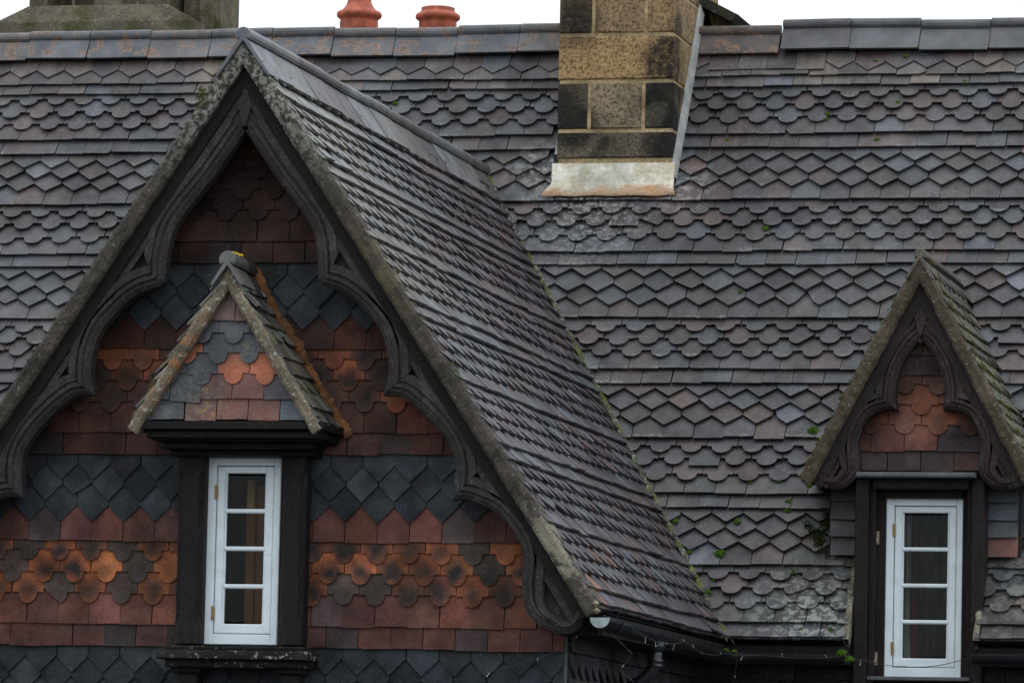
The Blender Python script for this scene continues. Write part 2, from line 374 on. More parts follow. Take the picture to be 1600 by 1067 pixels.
def jit(c, k=.15, h=.06, a=0):
    f = math.exp(random.gauss(0, k)); return (c[0]*f*math.exp(random.gauss(0, h)), c[1]*f, c[2]*f*math.exp(random.gauss(0, h)), a)
def roof_col(u, v, k, sh):
    r = random.random()
    if r < .12: c = (.044, .028, .025)
    elif r < .27: c = (.038, .041, .048)
    elif r < .42: c = (.020, .018, .0185)
    elif r < .62: c = (.028, .0228, .0205)
    else: c = (.0245, .0228, .0235)
    return jit(c, .26, .05), None

TA = rad(56.4); sA, cA, tA = math.sin(TA), math.cos(TA), math.tan(TA)
ZE, YE, XE, ZA = 2.945, 2.93, 1.886, 5.784       # eave height, main eave, gable eave, gable ridge
C = empty('cottage', (0, 0, 0)); tag(C, 'old tile-hung cottage with fancy clay tile roofs, steep carved gables and white casement windows', 'cottage')

# main roof
vs = [0, .095, .18, .283, .384, .481, .579, .681, .779, .878, .982, 1.07, 1.177, 1.269, 1.38, 1.475, 1.575, 1.675, 1.77, 1.871, 1.961, 2.055, 2.15,
      2.251, 2.346, 2.452, 2.559, 2.651, 2.753, 2.836, 2.944, 3.038, 3.145, 3.244, 3.343, 3.437, 3.547, 3.657, 3.742, 3.843, 3.94, 4.031, 4.113, 4.164]
pat = 'SSCCCSDDDSSCCCSDDDSSCCCSDDDSSCCCSDDDSSCCCSSD'
NM = Vector((0, -sA, cA)); OM = Vector((0, YE, ZE)) - NM*.03
XD = 2.92
def main_clip(u, v):
    h = []
    if u > 0: h.append((1, cA, -(XE-.0)-.0))
    else: h.append((-1, cA, -(XE-.0)-.0))
    if v*sA+ZE < 3.41:
        if 2.2 < u < 3.7: h.append((-1, 0, 2.55) if u < XD else (1, 0, -3.25))
    return h
def main_col(u, v, k, sh):
    c, s = roof_col(u, v, k, sh)
    if k == 43 and 1.2 < u < 1.95: s = 'S'
    if k in (39, 12, 21, 30) and random.random() < .04: s = 'S'
    if k > 40: c = tuple(x*1.15 for x in c[:3])+(0,)
    if v > 4.0 and random.random() < .3: c = jit((.075, .06, .05), .1)
    zc = v*sA+ZE
    if abs(u-XD) < .52 and 3.41 <= zc < 4.2: return c, 'X'
    if .45 < u < 1.17 and v > 3.27: return c, 'X'
    return c, s
_o = outline
def outline(shape, w, d, L): return _o(shape, w, d, L) if shape != 'X' else [(0, 0), (0, 0)]
mb = MB()
tiles(mb, OM, (1,0,0), (0,cA,sA), list(zip(vs, pat)), -4.2, 4.6, .1755, main_col, main_clip, phase=.03, ds=.070)
tiles(mb, OM-NM*.012, (1,0,0), (0,cA,sA), [(-.005, 'S')], -4.2, 4.6, .1755, main_col, main_clip, phase=.1, L=.12)
roof = mb.build('roof', m_roof, C)
# deck of the main roof (front with cut-outs, rear slope whole)
mb = MB()
def mp(x, v, d=-.006): return OM + Vector((1,0,0))*x + Vector((0,cA,sA))*v + NM*d
vt = 4.43; vv = (ZA-ZE)/sA; dv = (3.41-ZE)/sA
for P in ([(-4.2,0),(-XE,0),(0,vv),(0,vt),(-4.2,vt)], [(XE,0),(2.55,0),(2.55,dv),(2.55,vt),(0,vt),(0,vv)], [(3.25,0),(4.6,0),(4.6,vt),(3.25,vt)], [(2.55,2.2),(3.25,2.2),(3.25,vt),(2.55,vt)],[(2.39,.55),(2.39,.55001),(2.39,.6)]):
    a = mb.add([mp(x, v) for x, v in P]); mb.face(a)
    b = mb.add([mp(x, v, -.08) for x, v in P]); mb.face(b[::-1])
mb.build('roof_deck', m_deck, roof)
mb = MB(); YR = YE+4.50*cA - .03*sA
i = mb.add([(-4.2, YR+.02, 6.66), (4.6, YR+.02, 6.66), (4.6, 7.9, 2.9), (-4.2, 7.9, 2.9)]); mb.face(i[::-1], (.045,.042,.046,0)); mb.build('rear_slope', m_roof, roof)

# ridge tiles (one mesh copied): section in YZ, runs along +X, origin at the roll's top
def ridge_mesh(name, length, alpha, wing, r, col, mat, th=.014, half=False):
    b = MB(); sec = []
    ca, sa = math.cos(alpha), math.sin(alpha)
    for k in range(11): a = rad(-35) + rad(250)*k/10; sec.append((r*math.cos(a), -r + r*math.sin(a)))
    bz = -r*1.15; 
    L_ = [(-.012, bz), (-.012-wing*ca, bz-wing*sa), (-.012-wing*ca+th*sa, bz-wing*sa-th*ca), (0, bz-th*1.6), (.012+wing*ca-th*sa, bz-wing*sa-th*ca), (.012+wing*ca, bz-wing*sa), (.012, bz)]
    sec = sec + L_; n = len(sec); e = .004
    rings = []
    for x, g in ((0, .93), (e, 1), (length-e, 1), (length, .93)):
        rings.append(b.add([(x, y*g, -r+(z+r)*g) for y, z in sec]))
    for k in range(3):
        for q in range(n): p = (q+1) % n; b.face([rings[k][q], rings[k][p], rings[k+1][p], rings[k+1][q]][::-1], col)
    b.face(rings[0][::-1], col); b.face(rings[-1], col)
    ob = b.build(name, mat); return ob
def lay_ridge(name, p0, p1, length, alpha, wing, r, mats, parent, cols, sag=.004, lens=None):
    p0, p1 = Vector(p0), Vector(p1); d = (p1-p0); n = max(1, round(d.length/length)); st = d.length/n
    variants = [ridge_mesh(name, st-.004, alpha, wing, r, c, mats) for c in cols]
    yaw = math.atan2(d.y, d.x); pit = -math.asin(d.z/d.length)
    for k in range(n):
        src = variants[k % len(variants)]
        o = src if k < len(variants) else src.copy()
        if k >= len(variants): COL.objects.link(o)
        o.parent = parent; o.location = p0 + d*(k/n) + Vector((0, 0, random.gauss(0, sag)))
        o.rotation_euler = (random.gauss(0, .01), pit+random.gauss(0, .006), yaw)
RYc = 5.40
gcol = [(.085,.09,.10,0), (.07,.075,.085,0), (.09,.085,.085,0)]
lay_ridge('ridge_tile', (-4.2, RYc, 6.734), (.46, RYc, 6.734), .405, TA, .17, .036, m_ridge_main, roof, gcol)
lay_ridge('ridge_tile', (1.155, RYc, 6.708), (1.67, RYc, 6.708), .52, TA, .17, .036, m_ridge_main, roof, [(.075,.06,.055,0)])
lay_ridge('ridge_tile', (1.68, RYc, 6.738), (4.6, RYc, 6.738), .42, TA, .185, .036, m_ridge_clean, roof, [(.062,.062,.066,0), (.066,.074,.078,0), (.066,.07,.07,0)])

# gable roof
NG = Vector((sA, 0, cA)); OG = Vector((XE, 0, ZE)) - NG*.045
gv = .010; grow = []
gp = 'SSCCCSDDDSSCCCSDDDSSCCCSDDDSSCCCSDDDS'
for k in range(35): grow.append((.010+k*.0945, gp[k]))
VF = -.30
def gcl(u, v): return [(-1, cA, YE), (0, -1, 3.35)]
def gab_col(u, v, k, sh):
    r = random.random()
    c = (.044,.038,.042) if r < .55 else ((.064,.042,.041) if r < .72 else ((.066,.072,.085) if r < .88 else (.028,.026,.028)))
    if v < .35 and u < .9 and random.random() < .15: c = (.11, .05, .03)
    return jit(c, .16, .04), None
mb = MB()
tiles(mb, OG, (0,1,0), (-cA,0,sA), grow, VF+.015, 5.2, .172, gab_col, gcl, ds=.07, lift=.043, phase=.05, jl=.005, th=.017)
tiles(mb, OG-NG*.012, (0,1,0), (-cA,0,sA), [(0, 'S')], VF+.015, 5.2, .172, gab_col, gcl, L=.12)
groof = mb.build('gable_roof', m_gabroof, C)
mb = MB()
tiles(mb, Vector((-XE,0,ZE))-Vector((-sA,0,cA))*.045, (0,-1,0), (cA,0,sA), grow, -5.2, -VF-.015, .172, gab_col, lambda u, v: [(1, cA, YE), (0, -1, 3.35)], ds=.062)
mb.build('left_slope', m_gabroof, groof)
mb = MB()
for s in (1, -1):
    for d in (.051, .085):
        n = Vector((s*sA, 0, cA)); e = Vector((s*XE, 0, ZE))-n*d; a = Vector((0, 0, e.z+XE*tA - (d*0)))
        a = Vector((0, 0, e.z + abs(e.x)*tA))
        i = mb.add([(e.x, VF+.05, e.z), (e.x, YE, e.z), (0, YE+(a.z-ZE)/tA, a.z), (0, VF+.05, a.z)])
        mb.face(i if s > 0 else i[::-1])
mb.build('roof_deck', m_deck, groof)
lay_ridge('ridge_tile', (0, VF-.02, ZA+.030), (0, 4.86, ZA+.030), .46, TA, .235, .040, m_ridge_gable, groof, [(.12,.125,.135,0), (.115,.118,.115,0), (.08,.075,.075,0), (.06,.056,.06,0)], .003)

# rough strip bedded along a verge. zap: apex height of the tile-top plane, X0: centre, s: side
def slope_pt(X0, zap, al, s, t, d, y): return Vector((X0 + s*(t*math.cos(al) - d*math.sin(al)), y, zap - t*math.sin(al) - d*math.cos(al)))
def rough_band(mb, X0, zap, al, s, d0, d1, T, y0, y1, amp=.006, st=.018, nacr=5, edge=.006, tadd=0):
    ta = math.tan(al); n = int(T/st); ring = []
    for k in range(n+1):
        row = []
        for j in range(nacr+1):
            d = d0+(d1-d0)*j/nacr; tmin = d*ta if d > 0 else 0
            t_ = tmin + (T-tmin)*k/n
            p = slope_pt(X0, zap, al, s, t_, d, y0)
            e = edge*(noise.noise(p*14)+.6*noise.noise(p*45)) if j in (0, nacr) else 0
            p = slope_pt(X0, zap, al, s, t_, d+e*(1 if j == 0 else .5), y0)
            p.y += amp*(noise.noise(p*9)+noise.noise(p*30)*.8) + (.012 if j in (0, nacr) else 0)
            row.append(p)
        for dd, yy in ((d1, y1), (d0, y1)):
            row.append(slope_pt(X0, zap, al, s, max(t_, 0), dd, yy))
        ring.append(mb.add(row))
    m = nacr+3
    for k in range(n):
        for j in range(m):
            q = (j+1) % m; f = [ring[k][j], ring[k+1][j], ring[k+1][q], ring[k][q]]
            mb.face(f if s > 0 else f[::-1])
    mb.face(ring[0]); mb.face(ring[-1])
def flat_band(mb, X0, zap, al, s, d0, d1, T, y0, y1, col=None):
    ta = math.tan(al); P = [slope_pt(X0, zap, al, s, t, d, 0) for t, d in ((d0*ta, d0), (T, d0), (T, d1), (d1*ta, d1))]
    mb.prism([(p.x, p.z) for p in P], y0, y1, col)
TG = XE/cA
for s in (1, -1):
    mb = MB(); rough_band(mb, 0, ZA, TA, s, .008, .088, TG+.015, VF, VF+.16)
    mb.build('verge', m_verge, groof, smooth=False)

# ------------------------------------------------------------------ carved bargeboards
def resample(px, Y, X0, mirror, n=7):
    P = [onY(x, y, Y) for x, y in px]; P = [Vector((p.x-X0, p.z)) for p in P]
    o = []
    for k in range(len(P)-1):
        a, b, c, d = P[max(k-1, 0)], P[k], P[k+1], P[min(k+2, len(P)-1)]
        for j in range(n):
            t = j/n; o.append(.5*((2*b)+(c-a)*t+(2*a-5*b+4*c-d)*t*t+(3*b-a-3*c+d)*t**3))
    o.append(P[-1]); return [Vector((-p.x if mirror else p.x, p.y)) for p in o]
def rim(mb, path, s, X0, yf, yb, W, taper=None, m0=None, m1=None):
    # path (always described on the right-hand side, mirrored by s); the solid lies on the left of travel
    n = len(path); sec = [(0, yb), (0, yf+.034), (.020, yf+.016), (.036, yf+.013), (.042, yf), (.50, yf-.001), (.53, yf+.014), (.60, yf+.014), (.63, yf+.003), (.93, yf+.004), (1, yf+.018), (1, yb)]
    rings = []; tan = [(path[min(k+1, n-1)]-path[max(k-1, 0)]).normalized() for k in range(n)]
    nor = [Vector((-d.y, d.x)) for d in tan]
    nor2 = [sum((nor[max(0, min(n-1, k+j))] for j in range(-3, 4)), Vector((0, 0))).normalized() for k in range(n)]
    def fit(p, k):
        for m, end in ((m0, 0), (m1, 1)):
            if m is None: continue
            c = path[0] if end == 0 else path[-1]; q = Vector((m.y, -m.x)); d = tan[k]
            if q.dot(tan[0] if end == 0 else tan[-1]) < 0: q = -q
            e = (p-c).dot(q)*(1 if end == 0 else -1)
            if e < 0 and (p-c).length < W*2.2:
                dq = d.dot(q)
                if abs(dq) > .15: p = p - d*((p-c).dot(q)/dq)
        return p
    for k in range(n):
        w = W*(taper[k] if taper else 1); row = []
        for a, y in sec:
            q = a if a < .05 and a > 0 else a*w
            p = fit(path[k] + nor2[k]*min(q, w), k); row.append((X0+s*p.x, y, p.y))
        rings.append(mb.add(row))
    m = len(sec)
    for k in range(n-1):
        for j in range(m):
            q = (j+1) % m; f = [rings[k][j], rings[k][q], rings[k+1][q], rings[k+1][j]]
            mb.face(f if s < 0 else f[::-1])
    mb.face(rings[0] if s > 0 else rings[0][::-1]); mb.face(rings[-1][::-1] if s > 0 else rings[-1])
def bargeboard(parent, X0, zap, al, s, arcs, dfas, dtop, T, yf, W, mat, matf, tapers, rail=.045, apx=.42):
    ft = MB(); flat_band(ft, X0, zap, al, s, dfas, dtop+.01, T, yf+.0, yf+.15)
    bb = MB()
    flat_band(bb, X0, zap, al, s, dtop+.012, dtop+rail, T-.01, yf+.012, yf+.10)
    curve = []
    for a in arcs: curve += a[:-1]
    curve.append(arcs[-1][-1])
    # backing plate between the rail and the cusped edge
    ta = math.tan(al); d = dtop+.02
    top = [slope_pt(0, zap, al, 1, t, d, 0) for t in (d*ta, T*.5, T-.02)]
    # strip quads from curve to the rail line
    front = []; 
    for p in curve:
        # parameter of the foot on the rail line
        dx, dz = p.x, zap-p.y; t = dx*math.cos(al)+dz*math.sin(al); dd = dz*math.cos(al)-dx*math.sin(al)
        front.append((p, t, dd))
    idxs = []
    for p, t, dd in front:
        t = max(t, d*ta); q = slope_pt(0, zap, al, 1, min(t, T), d, 0)
        inn = Vector((p.x, p.y)); v = (Vector((q.x, q.z))-inn); L = v.length
        inn = inn + v*min(.8, .025/max(L, .001))
        idxs.append(bb.add([(X0+s*inn.x, yf+.05, inn.y), (X0+s*q.x, yf+.05, q.z), (X0+s*inn.x, yf+.11, inn.y), (X0+s*q.x, yf+.11, q.z)]))
    for k in range(len(idxs)-1):
        A, B = idxs[k], idxs[k+1]
        for f in ((A[0], A[1], B[1], B[0]), (A[2], B[2], B[3], A[3]), (A[0], B[0], B[2], A[2])):
            bb.face(list(f) if s > 0 else list(f)[::-1])
    nr = lambda d: Vector((-d.y, d.x))
    for k, a in enumerate(arcs):
        m0 = Vector((0, 1)) if k == 0 else (nr((arcs[k-1][-1]-arcs[k-1][-5]).normalized())+nr((a[4]-a[0]).normalized())).normalized()
        m1 = None if k == len(arcs)-1 else (nr((a[-1]-a[-5]).normalized())+nr((arcs[k+1][4]-arcs[k+1][0]).normalized())).normalized()
        rim(bb, a, s, X0, yf-.002*(k % 2), yf+.105, W, tapers[k] if tapers else None, m0, m1)
    flat_band(bb, X0, zap, al, s, dtop+.012, dtop+.11, apx, yf+.022, yf+.10)
    if s > 0: z_ = arcs[0][0].y; bb.prism([(X0-.006, z_+.02), (X0+.006, z_+.02), (X0+.034, z_+.12), (X0, z_+.26), (X0-.034, z_+.12)], yf+.004, yf+.103)
    o = bb.build('bargeboard', mat, parent)
    ft.build('fascia', matf, o)
    return o
A1 = [(382,203),(408,243),(433,281),(455,309),(472,333),(484,353),(491,377),(494,405),(495,436),(504,446)]
A2 = [(504,446),(531,455),(553,470),(573,490),(590,512),(600,537),(604,562),(604,588),(599,606),(596,617)]
A3 = [(596,617),(612,617),(631,621),(659,644),(683,670),(698,692),(706,712),(709,735),(707,755),(704,781)]
A4 = [(704,781),(725,779),(747,786),(772,799),(793,821),(808,843),(815,865),(815,890),(813,915),(817,945),(833,970),(858,985),(885,989),(903,978),(912,958)]
YB = VF+.045
arcs = [resample(a, YB, 0, False) for a in (A1, A2, A3, A4)]
def centre(a):
    x0 = a[0].x; L = (a[-1]-a[0]).length
    for p in a: p.x -= x0*max(0, 1-(p-a[0]).length/L)
centre(arcs[0])
n4 = len(arcs[3]); tp = [1]*int(n4*.6); tp += [max(.25, 1-.75*(k/(n4-len(tp)))) for k in range(n4-len(tp))]
for s in (1, -1): bargeboard(groof, 0, ZA, TA, s, arcs, .088, .135, TG+.005, YB, .118, m_timber, m_timber_dark, [None, None, None, tp])

# ------------------------------------------------------------------ gable wall: walls and hung tiles
XW = 1.65
def zg(x): return ZA-.10-abs(x)*tA
mb = MB(); wl, wr, wb, wt = -.25, .21, 2.66, 3.74
for P in ([(-XW, 0), (wl, 0), (wl, zg(wl)), (-XW, zg(XW))], [(wr, 0), (XW, 0), (XW, zg(XW)), (wr, zg(wr))], [(wl, 0), (wr, 0), (wr, wb), (wl, wb)], [(wl, wt), (wr, wt), (wr, zg(wr)), (0, zg(0)), (wl, zg(wl))]):
    mb.prism(P, .006, .12)
for s in (-1, 1): mb.box((min(s*XW, s*(XW-.12)), .12, 0), (max(s*XW, s*(XW-.12)), 3.2, 2.9))
gwall = mb.build('gable_wall', m_room, C)
cyc = [(0, 'S'), (.104, 'D'), (.210, 'D'), (.315, 'D'), (.436, 'S'), (.545, 'S'), (.650, 'C'), (.758, 'C'), (.872, 'C'), (.985, 'S')]
frow = []
z0 = 2.756
for c in range(-3, 3):
    # rows from the upper plain course downwards: S at z, C C C, S ...
    zS = 3.254 + c*.968
    for dz, sh in ((0, 'S'), (.115-.016, 'D'), (.205, 'D'), (.307, 'D'), (.438, 'S'), (.547, 'S'), (.650, 'C'), (.757, 'C'), (.863, 'C')):
        z = zS + dz*1.0
        if 1.2 < z < 5.4: frow.append((z, sh))
frow.sort()
def fac_col(u, v, k, sh):
    if sh == 'D': return jit((.024, .0275, .031), .26, .05), None
    if sh == 'S':
        r = random.random()
        up = frow[min(k+1, len(frow)-1)][1] == 'D' and False
        if r < .18: c = (.050, .034, .032)
        elif r < .35: c = (.115, .042, .027)
        else: c = (.082, .034, .026)
        if v > 4.6: c = tuple(x*.36 for x in c)  # upper plain courses darkened: the overhang's shade is put into the colour
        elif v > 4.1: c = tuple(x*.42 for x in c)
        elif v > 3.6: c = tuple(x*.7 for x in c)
        return jit(c, .2, .06), None
    r = random.random()
    if v > 4.5: return jit((.030, .0135, .011), .2, .06, 0), None  # top scallops coloured dark to paint in shade under the overhang
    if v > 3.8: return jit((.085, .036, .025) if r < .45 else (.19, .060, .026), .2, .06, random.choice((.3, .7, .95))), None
    if r < .38: return jit((.24, .074, .028), .15, .05, random.choice((.8, .95, 1))), None
    if r < .5: return jit((.25, .08, .03), .15, .05, .4), None
    if r < .75: return jit((.15, .055, .03), .15, .05, .95), None
    return jit((.065, .044, .036), .2, .05, .5), None
def fcl(u, v):
    h = [(-tA, -1, ZA-.10), (tA, -1, ZA-.10)]
    if 2.62 < v < 3.9 and abs(u) < .6: h.append((-1, 0, -.33) if u < 0 else (1, 0, -.31))
    return h
mb = MB(); RC[0] = .29
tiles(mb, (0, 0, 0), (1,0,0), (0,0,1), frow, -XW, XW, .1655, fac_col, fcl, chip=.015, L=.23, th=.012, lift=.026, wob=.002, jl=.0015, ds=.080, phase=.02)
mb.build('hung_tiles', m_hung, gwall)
mb = MB(); mb.box((XW-.005, -.012, 0), (XW+.012, .01, 2.80)); mb.build('corner_flashing', m_leadgrey, gwall)
mb = MB()
tiles(mb, (XW, 0, 0), (0,1,0), (0,0,1), [r for r in frow if r[0] < 2.95], .02, 3.1, .1655, lambda u, v, k, sh: (jit((.03,.028,.03), .2), None), None, L=.23, ds=.08)
mb.build('side_hung_tiles', m_hung, gwall)
# main wall under the eaves, with the dormer window's opening
mb = MB()
YW = 3.16
mb.box((-4.2, YW, 0), (-XW, YW+.15, 2.93)); mb.box((XW, YW, 0), (2.59, YW+.15, 2.93)); mb.box((3.25, YW, 0), (4.6, YW+.15, 2.93)); mb.box((2.59, YW, 0), (3.25, YW+.15, 2.70))
mb.box((-4.2, 3.31, 0), (-4.05, 7.8, 2.9)); mb.box((4.45, 3.31, 0), (4.6, 7.8, 2.9)); mb.box((-4.05, 7.65, 0), (4.45, 7.8, 2.9))
mwall = mb.build('main_wall', m_room, C)
mb = MB()
tiles(mb, (0, YW, 0), (1,0,0), (0,0,1), [r for r in frow if r[0] < 2.9], XW, 2.58, .1655, lambda u, v, k, sh: (jit((.03,.028,.03), .2), None), None, L=.23, ds=.08)
mb.build('hung_tiles', m_hung, mwall); mb = MB()
tiles(mb, (0, YW, 0), (1,0,0), (0,0,1), [r for r in frow if r[0] < 2.9], 3.27, 4.6, .1655, lambda u, v, k, sh: (jit((.03,.028,.03), .2), None), None, L=.23, ds=.08)
mb.build('hung_tiles', m_hung, mwall)

# ------------------------------------------------------------------ windows
def window(xl, xr, zb, zt, Y, label, post_in):
    f = MB()
    tl = .044
    fb = .052
    f.bbox((xl, Y, zb), (xl+tl, Y+.07, zt), .004); f.bbox((xr-tl*.8, Y, zb), (xr, Y+.07, zt), .004)
    f.bbox((xl+tl, Y+.001, zt-.040), (xr-tl*.8, Y+.07, zt), .004); f.bbox((xl+tl, Y+.001, zb), (xr-tl*.8, Y+.07, zb+fb), .004)
    wo = f.build('window', m_white, C); wo['label'] = label
    c = MB(); a, b, lo, hi = xl+tl+.004, xr-tl*.8-.004, zb+fb+.004, zt-.044; y = Y+.010
    st = .040
    c.bbox((a, y, lo), (a+st, y+.045, hi), .005); c.bbox((b-st, y, lo), (b, y+.045, hi), .005)
    c.bbox((a+st, y, hi-.034), (b-st, y+.045, hi), .005); c.bbox((a+st, y, lo), (b-st, y+.045, lo+.048), .005)
    g0, g1 = lo+.048, hi-.034
    for k in (1, 2, 3):
        z = g0+(g1-g0)*k/4; c.bbox((a+st, y+.006, z-.011), (b-st, y+.036, z+.011), .006)
    # inner beads
    for (x0, x1) in ((a+st, a+st+.008), (b-st-.008, b-st)): c.box((x0, y+.014, g0), (x1, y+.03, g1))
    c.build('casement', m_white, wo)
    p = MB()
    for k in range(4):
        z0, z1 = g0+(g1-g0)*k/4+.011, g0+(g1-g0)*(k+1)/4-.011
        p.box((a+st, y+.022, z0), (b-st, y+.026, z1))
    p.build('pane', m_glass, wo)
    for z in (lo+.10, hi-.13):
        h = MB(); h.tube([(xl+tl-.001, Y-.002, z-.035), (xl+tl-.001, Y-.002, z+.035)], .006, 8); h.box((xl+tl-.006, Y-.002, z-.032), (xl+tl+.008, Y+.004, z+.032)); h.build('hinge', m_brass, wo)
    return wo
YWN = -.055
p0, p1 = onY(316.5, 1006, YWN), onY(440.5, 715, YWN); q0, q1 = onY(327, 715, YWN), onY(432, 1006, YWN)
xl, xr = (p0.x+q0.x)/2, (p1.x+q1.x)/2
window(xl, xr, p0.z, p1.z, YWN, 'white casement of four panes between black posts under the small tiled canopy', 0)
YW2 = 3.165
p0, p1 = onY(1381, 1057, YW2), onY(1505, 779, YW2); q0, q1 = onY(1385, 779, YW2), onY(1502, 1057, YW2)
dxl, dxr, dzb, dzt = (p0.x+q0.x)/2, (p1.x+q1.x)/2, p0.z, p1.z
window(dxl, dxr, dzb, dzt, YW2, 'white casement of four panes in the dormer, curtains behind it', 0)
print('window', xl, xr, dxl, dxr, dzb, dzt)

# interior seen through the panes
mb = MB(); mb.box((-1.2, 1.5, 2.2), (.9, 1.52, 3.9)); mb.box((-1.2, .13, 2.2), (.9, 1.5, 2.22)); mb.build('room_partition', m_room, C)
a, b = onY(387, 750, .30), onY(372, 1000, .30)
mb = MB(); mb.prism([(a.x, 2.3), (a.x+.045, 2.3), (a.x+.045, a.z-.14), (a.x, a.z-.14)], .30, .36); mb.prism([(a.x+.045, 2.3), (a.x+.16, 2.3), (a.x+.16, a.z-.01), (a.x+.045, a.z-.03)], .34, .36)
o = mb.build('wooden_post', m_inwood, None, origin=(a.x, .33, 2.3)); tag(o, 'orange brown wooden upright standing inside behind the left window', 'wooden post')
g_ = MB(); g_.prism([(a.x, a.z-.139), (a.x+.04, a.z-.139), (a.x+.038, a.z), (a.x+.002, a.z)], .297, .34); g_.build('post_top', plain('wood_painted_lit', (.95, .6, .2), .6, .2, 9, 0), o)  # glow on the post's top is painted in as paler wood
# curtains inside the dormer
def curtain(x0, x1, z0, z1, Y, mat, label, amp=.02, fr=60):
    b = MB(); n = 60; r = []
    for k in range(n+1):
        x = x0+(x1-x0)*k/n; y = Y+amp*math.sin(k*fr/n)+.006*math.sin(k*1.7)
        r.append(b.add([(x+.02*math.sin(k*.3), y, z0), (x, y*1.0, (z0+z1)/2), (x, y, z1)]))
    for k in range(n):
        for j in (0, 1): b.face([r[k][j], r[k+1][j], r[k+1][j+1], r[k][j+1]])
    o = b.build('curtain', mat, None, True, origin=((x0+x1)/2, Y, z0)); tag(o, label, 'curtain')
m_net = plain('net_curtain', (.22, .22, .22), .9, .2, 6, 0)
m_pat = plain('patterned_curtain', (.035, .033, .026), .9, .95, 11, 0)
m_red = plain('red_cloth', (.10, .022, .02), .9, .3, 8, 0)
curtain(2.78, 2.84, dzb, dzt, 3.28, m_net, 'pale net curtain hanging at the left side of the dormer window', .01, 16)
curtain(2.845, 2.875, dzb, dzt, 3.30, m_red, 'red cloth hanging beside the pale net curtain in the dormer window', .01, 16)
curtain(2.875, 3.3, dzb-.1, dzt, 3.36, m_pat, 'dim patterned curtain filling most of the dormer window', .02, 50)
mb = MB(); mb.box((2.4, 3.9, 2.2), (3.5, 3.92, 4.2)); mb.build('room_partition', m_room, C)

# ------------------------------------------------------------------ window surround of the gable window
sur = MB(); sur.box((wl-.09, -.045, 2.70), (p0.x*0+xl-.002, .12, 3.74)); sur.box((xr+.002, -.045, 2.70), (wr+.12, .12, 3.74))
sur.box((xl-.002, -.045, 3.685), (xr+.002, .12, 3.74)); sur.box((xl-.002, -.03, 2.66), (xr+.002, .12, p0.z*0+2.735))
sur = sur.build('window_surround', m_post, C)
def chamfer_post(x0, x1, y0, y1, z0, z1, ch, zl, zh, c=.028):
    b = MB()
    def ring(z, c0): return b.add([(x0+c0, y0, z), (x1-c0, y0, z), (x1, y0+c0, z), (x1, y1, z), (x0, y1, z), (x0, y0+c0, z)])
    zz = [(z0, .004), (zl, .004), (zl+c, c), (zh-c, c), (zh, .004), (z1, .004)]
    R = [ring(*q) for q in zz]
    for k in range(len(R)-1):
        for j in range(6): q = (j+1) % 6; b.face([R[k][j], R[k][q], R[k+1][q], R[k+1][j]])
    b.face(R[0][::-1]); b.face(R[-1]); return b
for x0, x1 in ((-.325, -.19), (.212, .337)):
    chamfer_post(x0, x1, -.14, .0, 2.735, 3.68, .02, 2.83, 3.60).build('post', m_post, sur)
    # bracket below the sill
    b = MB(); b.bbox((x0+.0, -.15, 2.59), (x1+.01, 0, 2.622), .006); b.bbox((x0+.02, -.13, 2.40), (x1-.01, 0, 2.589), .01); b.build('bracket', m_post, sur)
b = MB()
b.bbox((-.365, -.22, 2.70), (.375, .0, 2.722), .006, jit=.003); b.bbox((-.385, -.245, 2.655), (.40, .0, 2.699), .006, jit=.003); b.bbox((-.35, -.2, 2.618), (.37, 0, 2.654), .006)
m_sill = mortar_mat('weathered_sill', (.020, .017, .016), (.03, .027, .024), (.30, .28, .24), (.5, .62), (.60, .66))
b.build('sill', m_sill, sur)
cor = MB()
for (x0, x1, y0, z0, z1) in ((-.445, .50, -.405, 3.785, 3.825), (-.425, .475, -.375, 3.745, 3.781), (-.405, .455, -.34, 3.735, 3.744), (-.37, .40, -.27, 3.70, 3.734), (-.355, .39, -.20, 3.672, 3.698)):
    cor.bbox((x0, y0, z0), (x1, .02, z1), .005, jit=.0015)
cor.build('cornice', m_timber_dark, sur)

# ------------------------------------------------------------------ tiled canopy over that window
CX, CZA, CAL, CHW = -.012, 4.600, rad(57.9), .50
YC = -.42
canopy = empty('canopy', (0, 0, 0), C); canopy['label'] = 'small tiled gabled canopy over the gable window, mossy and lichen spotted'
b = MB(); g = MB()
sc, cc_ = math.sin(CAL), math.cos(CAL); tc_ = math.tan(CAL)
b.prism([(CX-.47, 3.825), (CX+.47, 3.825), (CX, CZA-.05)], YC+.075, YC+.10); b.build('panel', m_deck, canopy)
crow = [(3.836, 'S'), (3.938, 'S'), (4.012, 'C'), (4.118, 'C'), (4.215, 'C'), (4.331, 'S')]
pal = {(-2,0):(.035,.036,.042),(-1,0):(.10,.05,.04),(0,0):(.12,.05,.035),(1,0):(.11,.052,.045),(2,0):(.075,.085,.10)}
def can_col(u, v, k, sh):
    if k == 0: c = (.05,.055,.06) if u < -.2 else ((.075,.085,.10) if u > .28 else (.13,.048,.034))
    elif k == 1: c = (.048,.05,.056) if u < -.12 else ((.06,.05,.055) if u > .25 else (.13,.045,.034))
    elif k == 2: c = (.034,.035,.040) if u < -.02 else (.32,.085,.030)
    elif k == 3: c = (.32,.085,.028) if u < -.08 else ((.038,.046,.055) if u < .1 else (.17,.055,.032))
    elif k == 4: c = (.045,.047,.052)
    else: c = (.10,.052,.044)
    return jit(c, .08, .03), None
def can_clip(u, v): return [(-tc_, -1, CZA-.05+CX*tc_), (tc_, -1, CZA-.05-CX*tc_)]
tiles(g, (0, YC+.075, 0), (1,0,0), (0,0,1), crow, -.6, .6, .163, can_col, can_clip, L=.19, wob=.001, ds=.058, phase=.013, lift=.022)
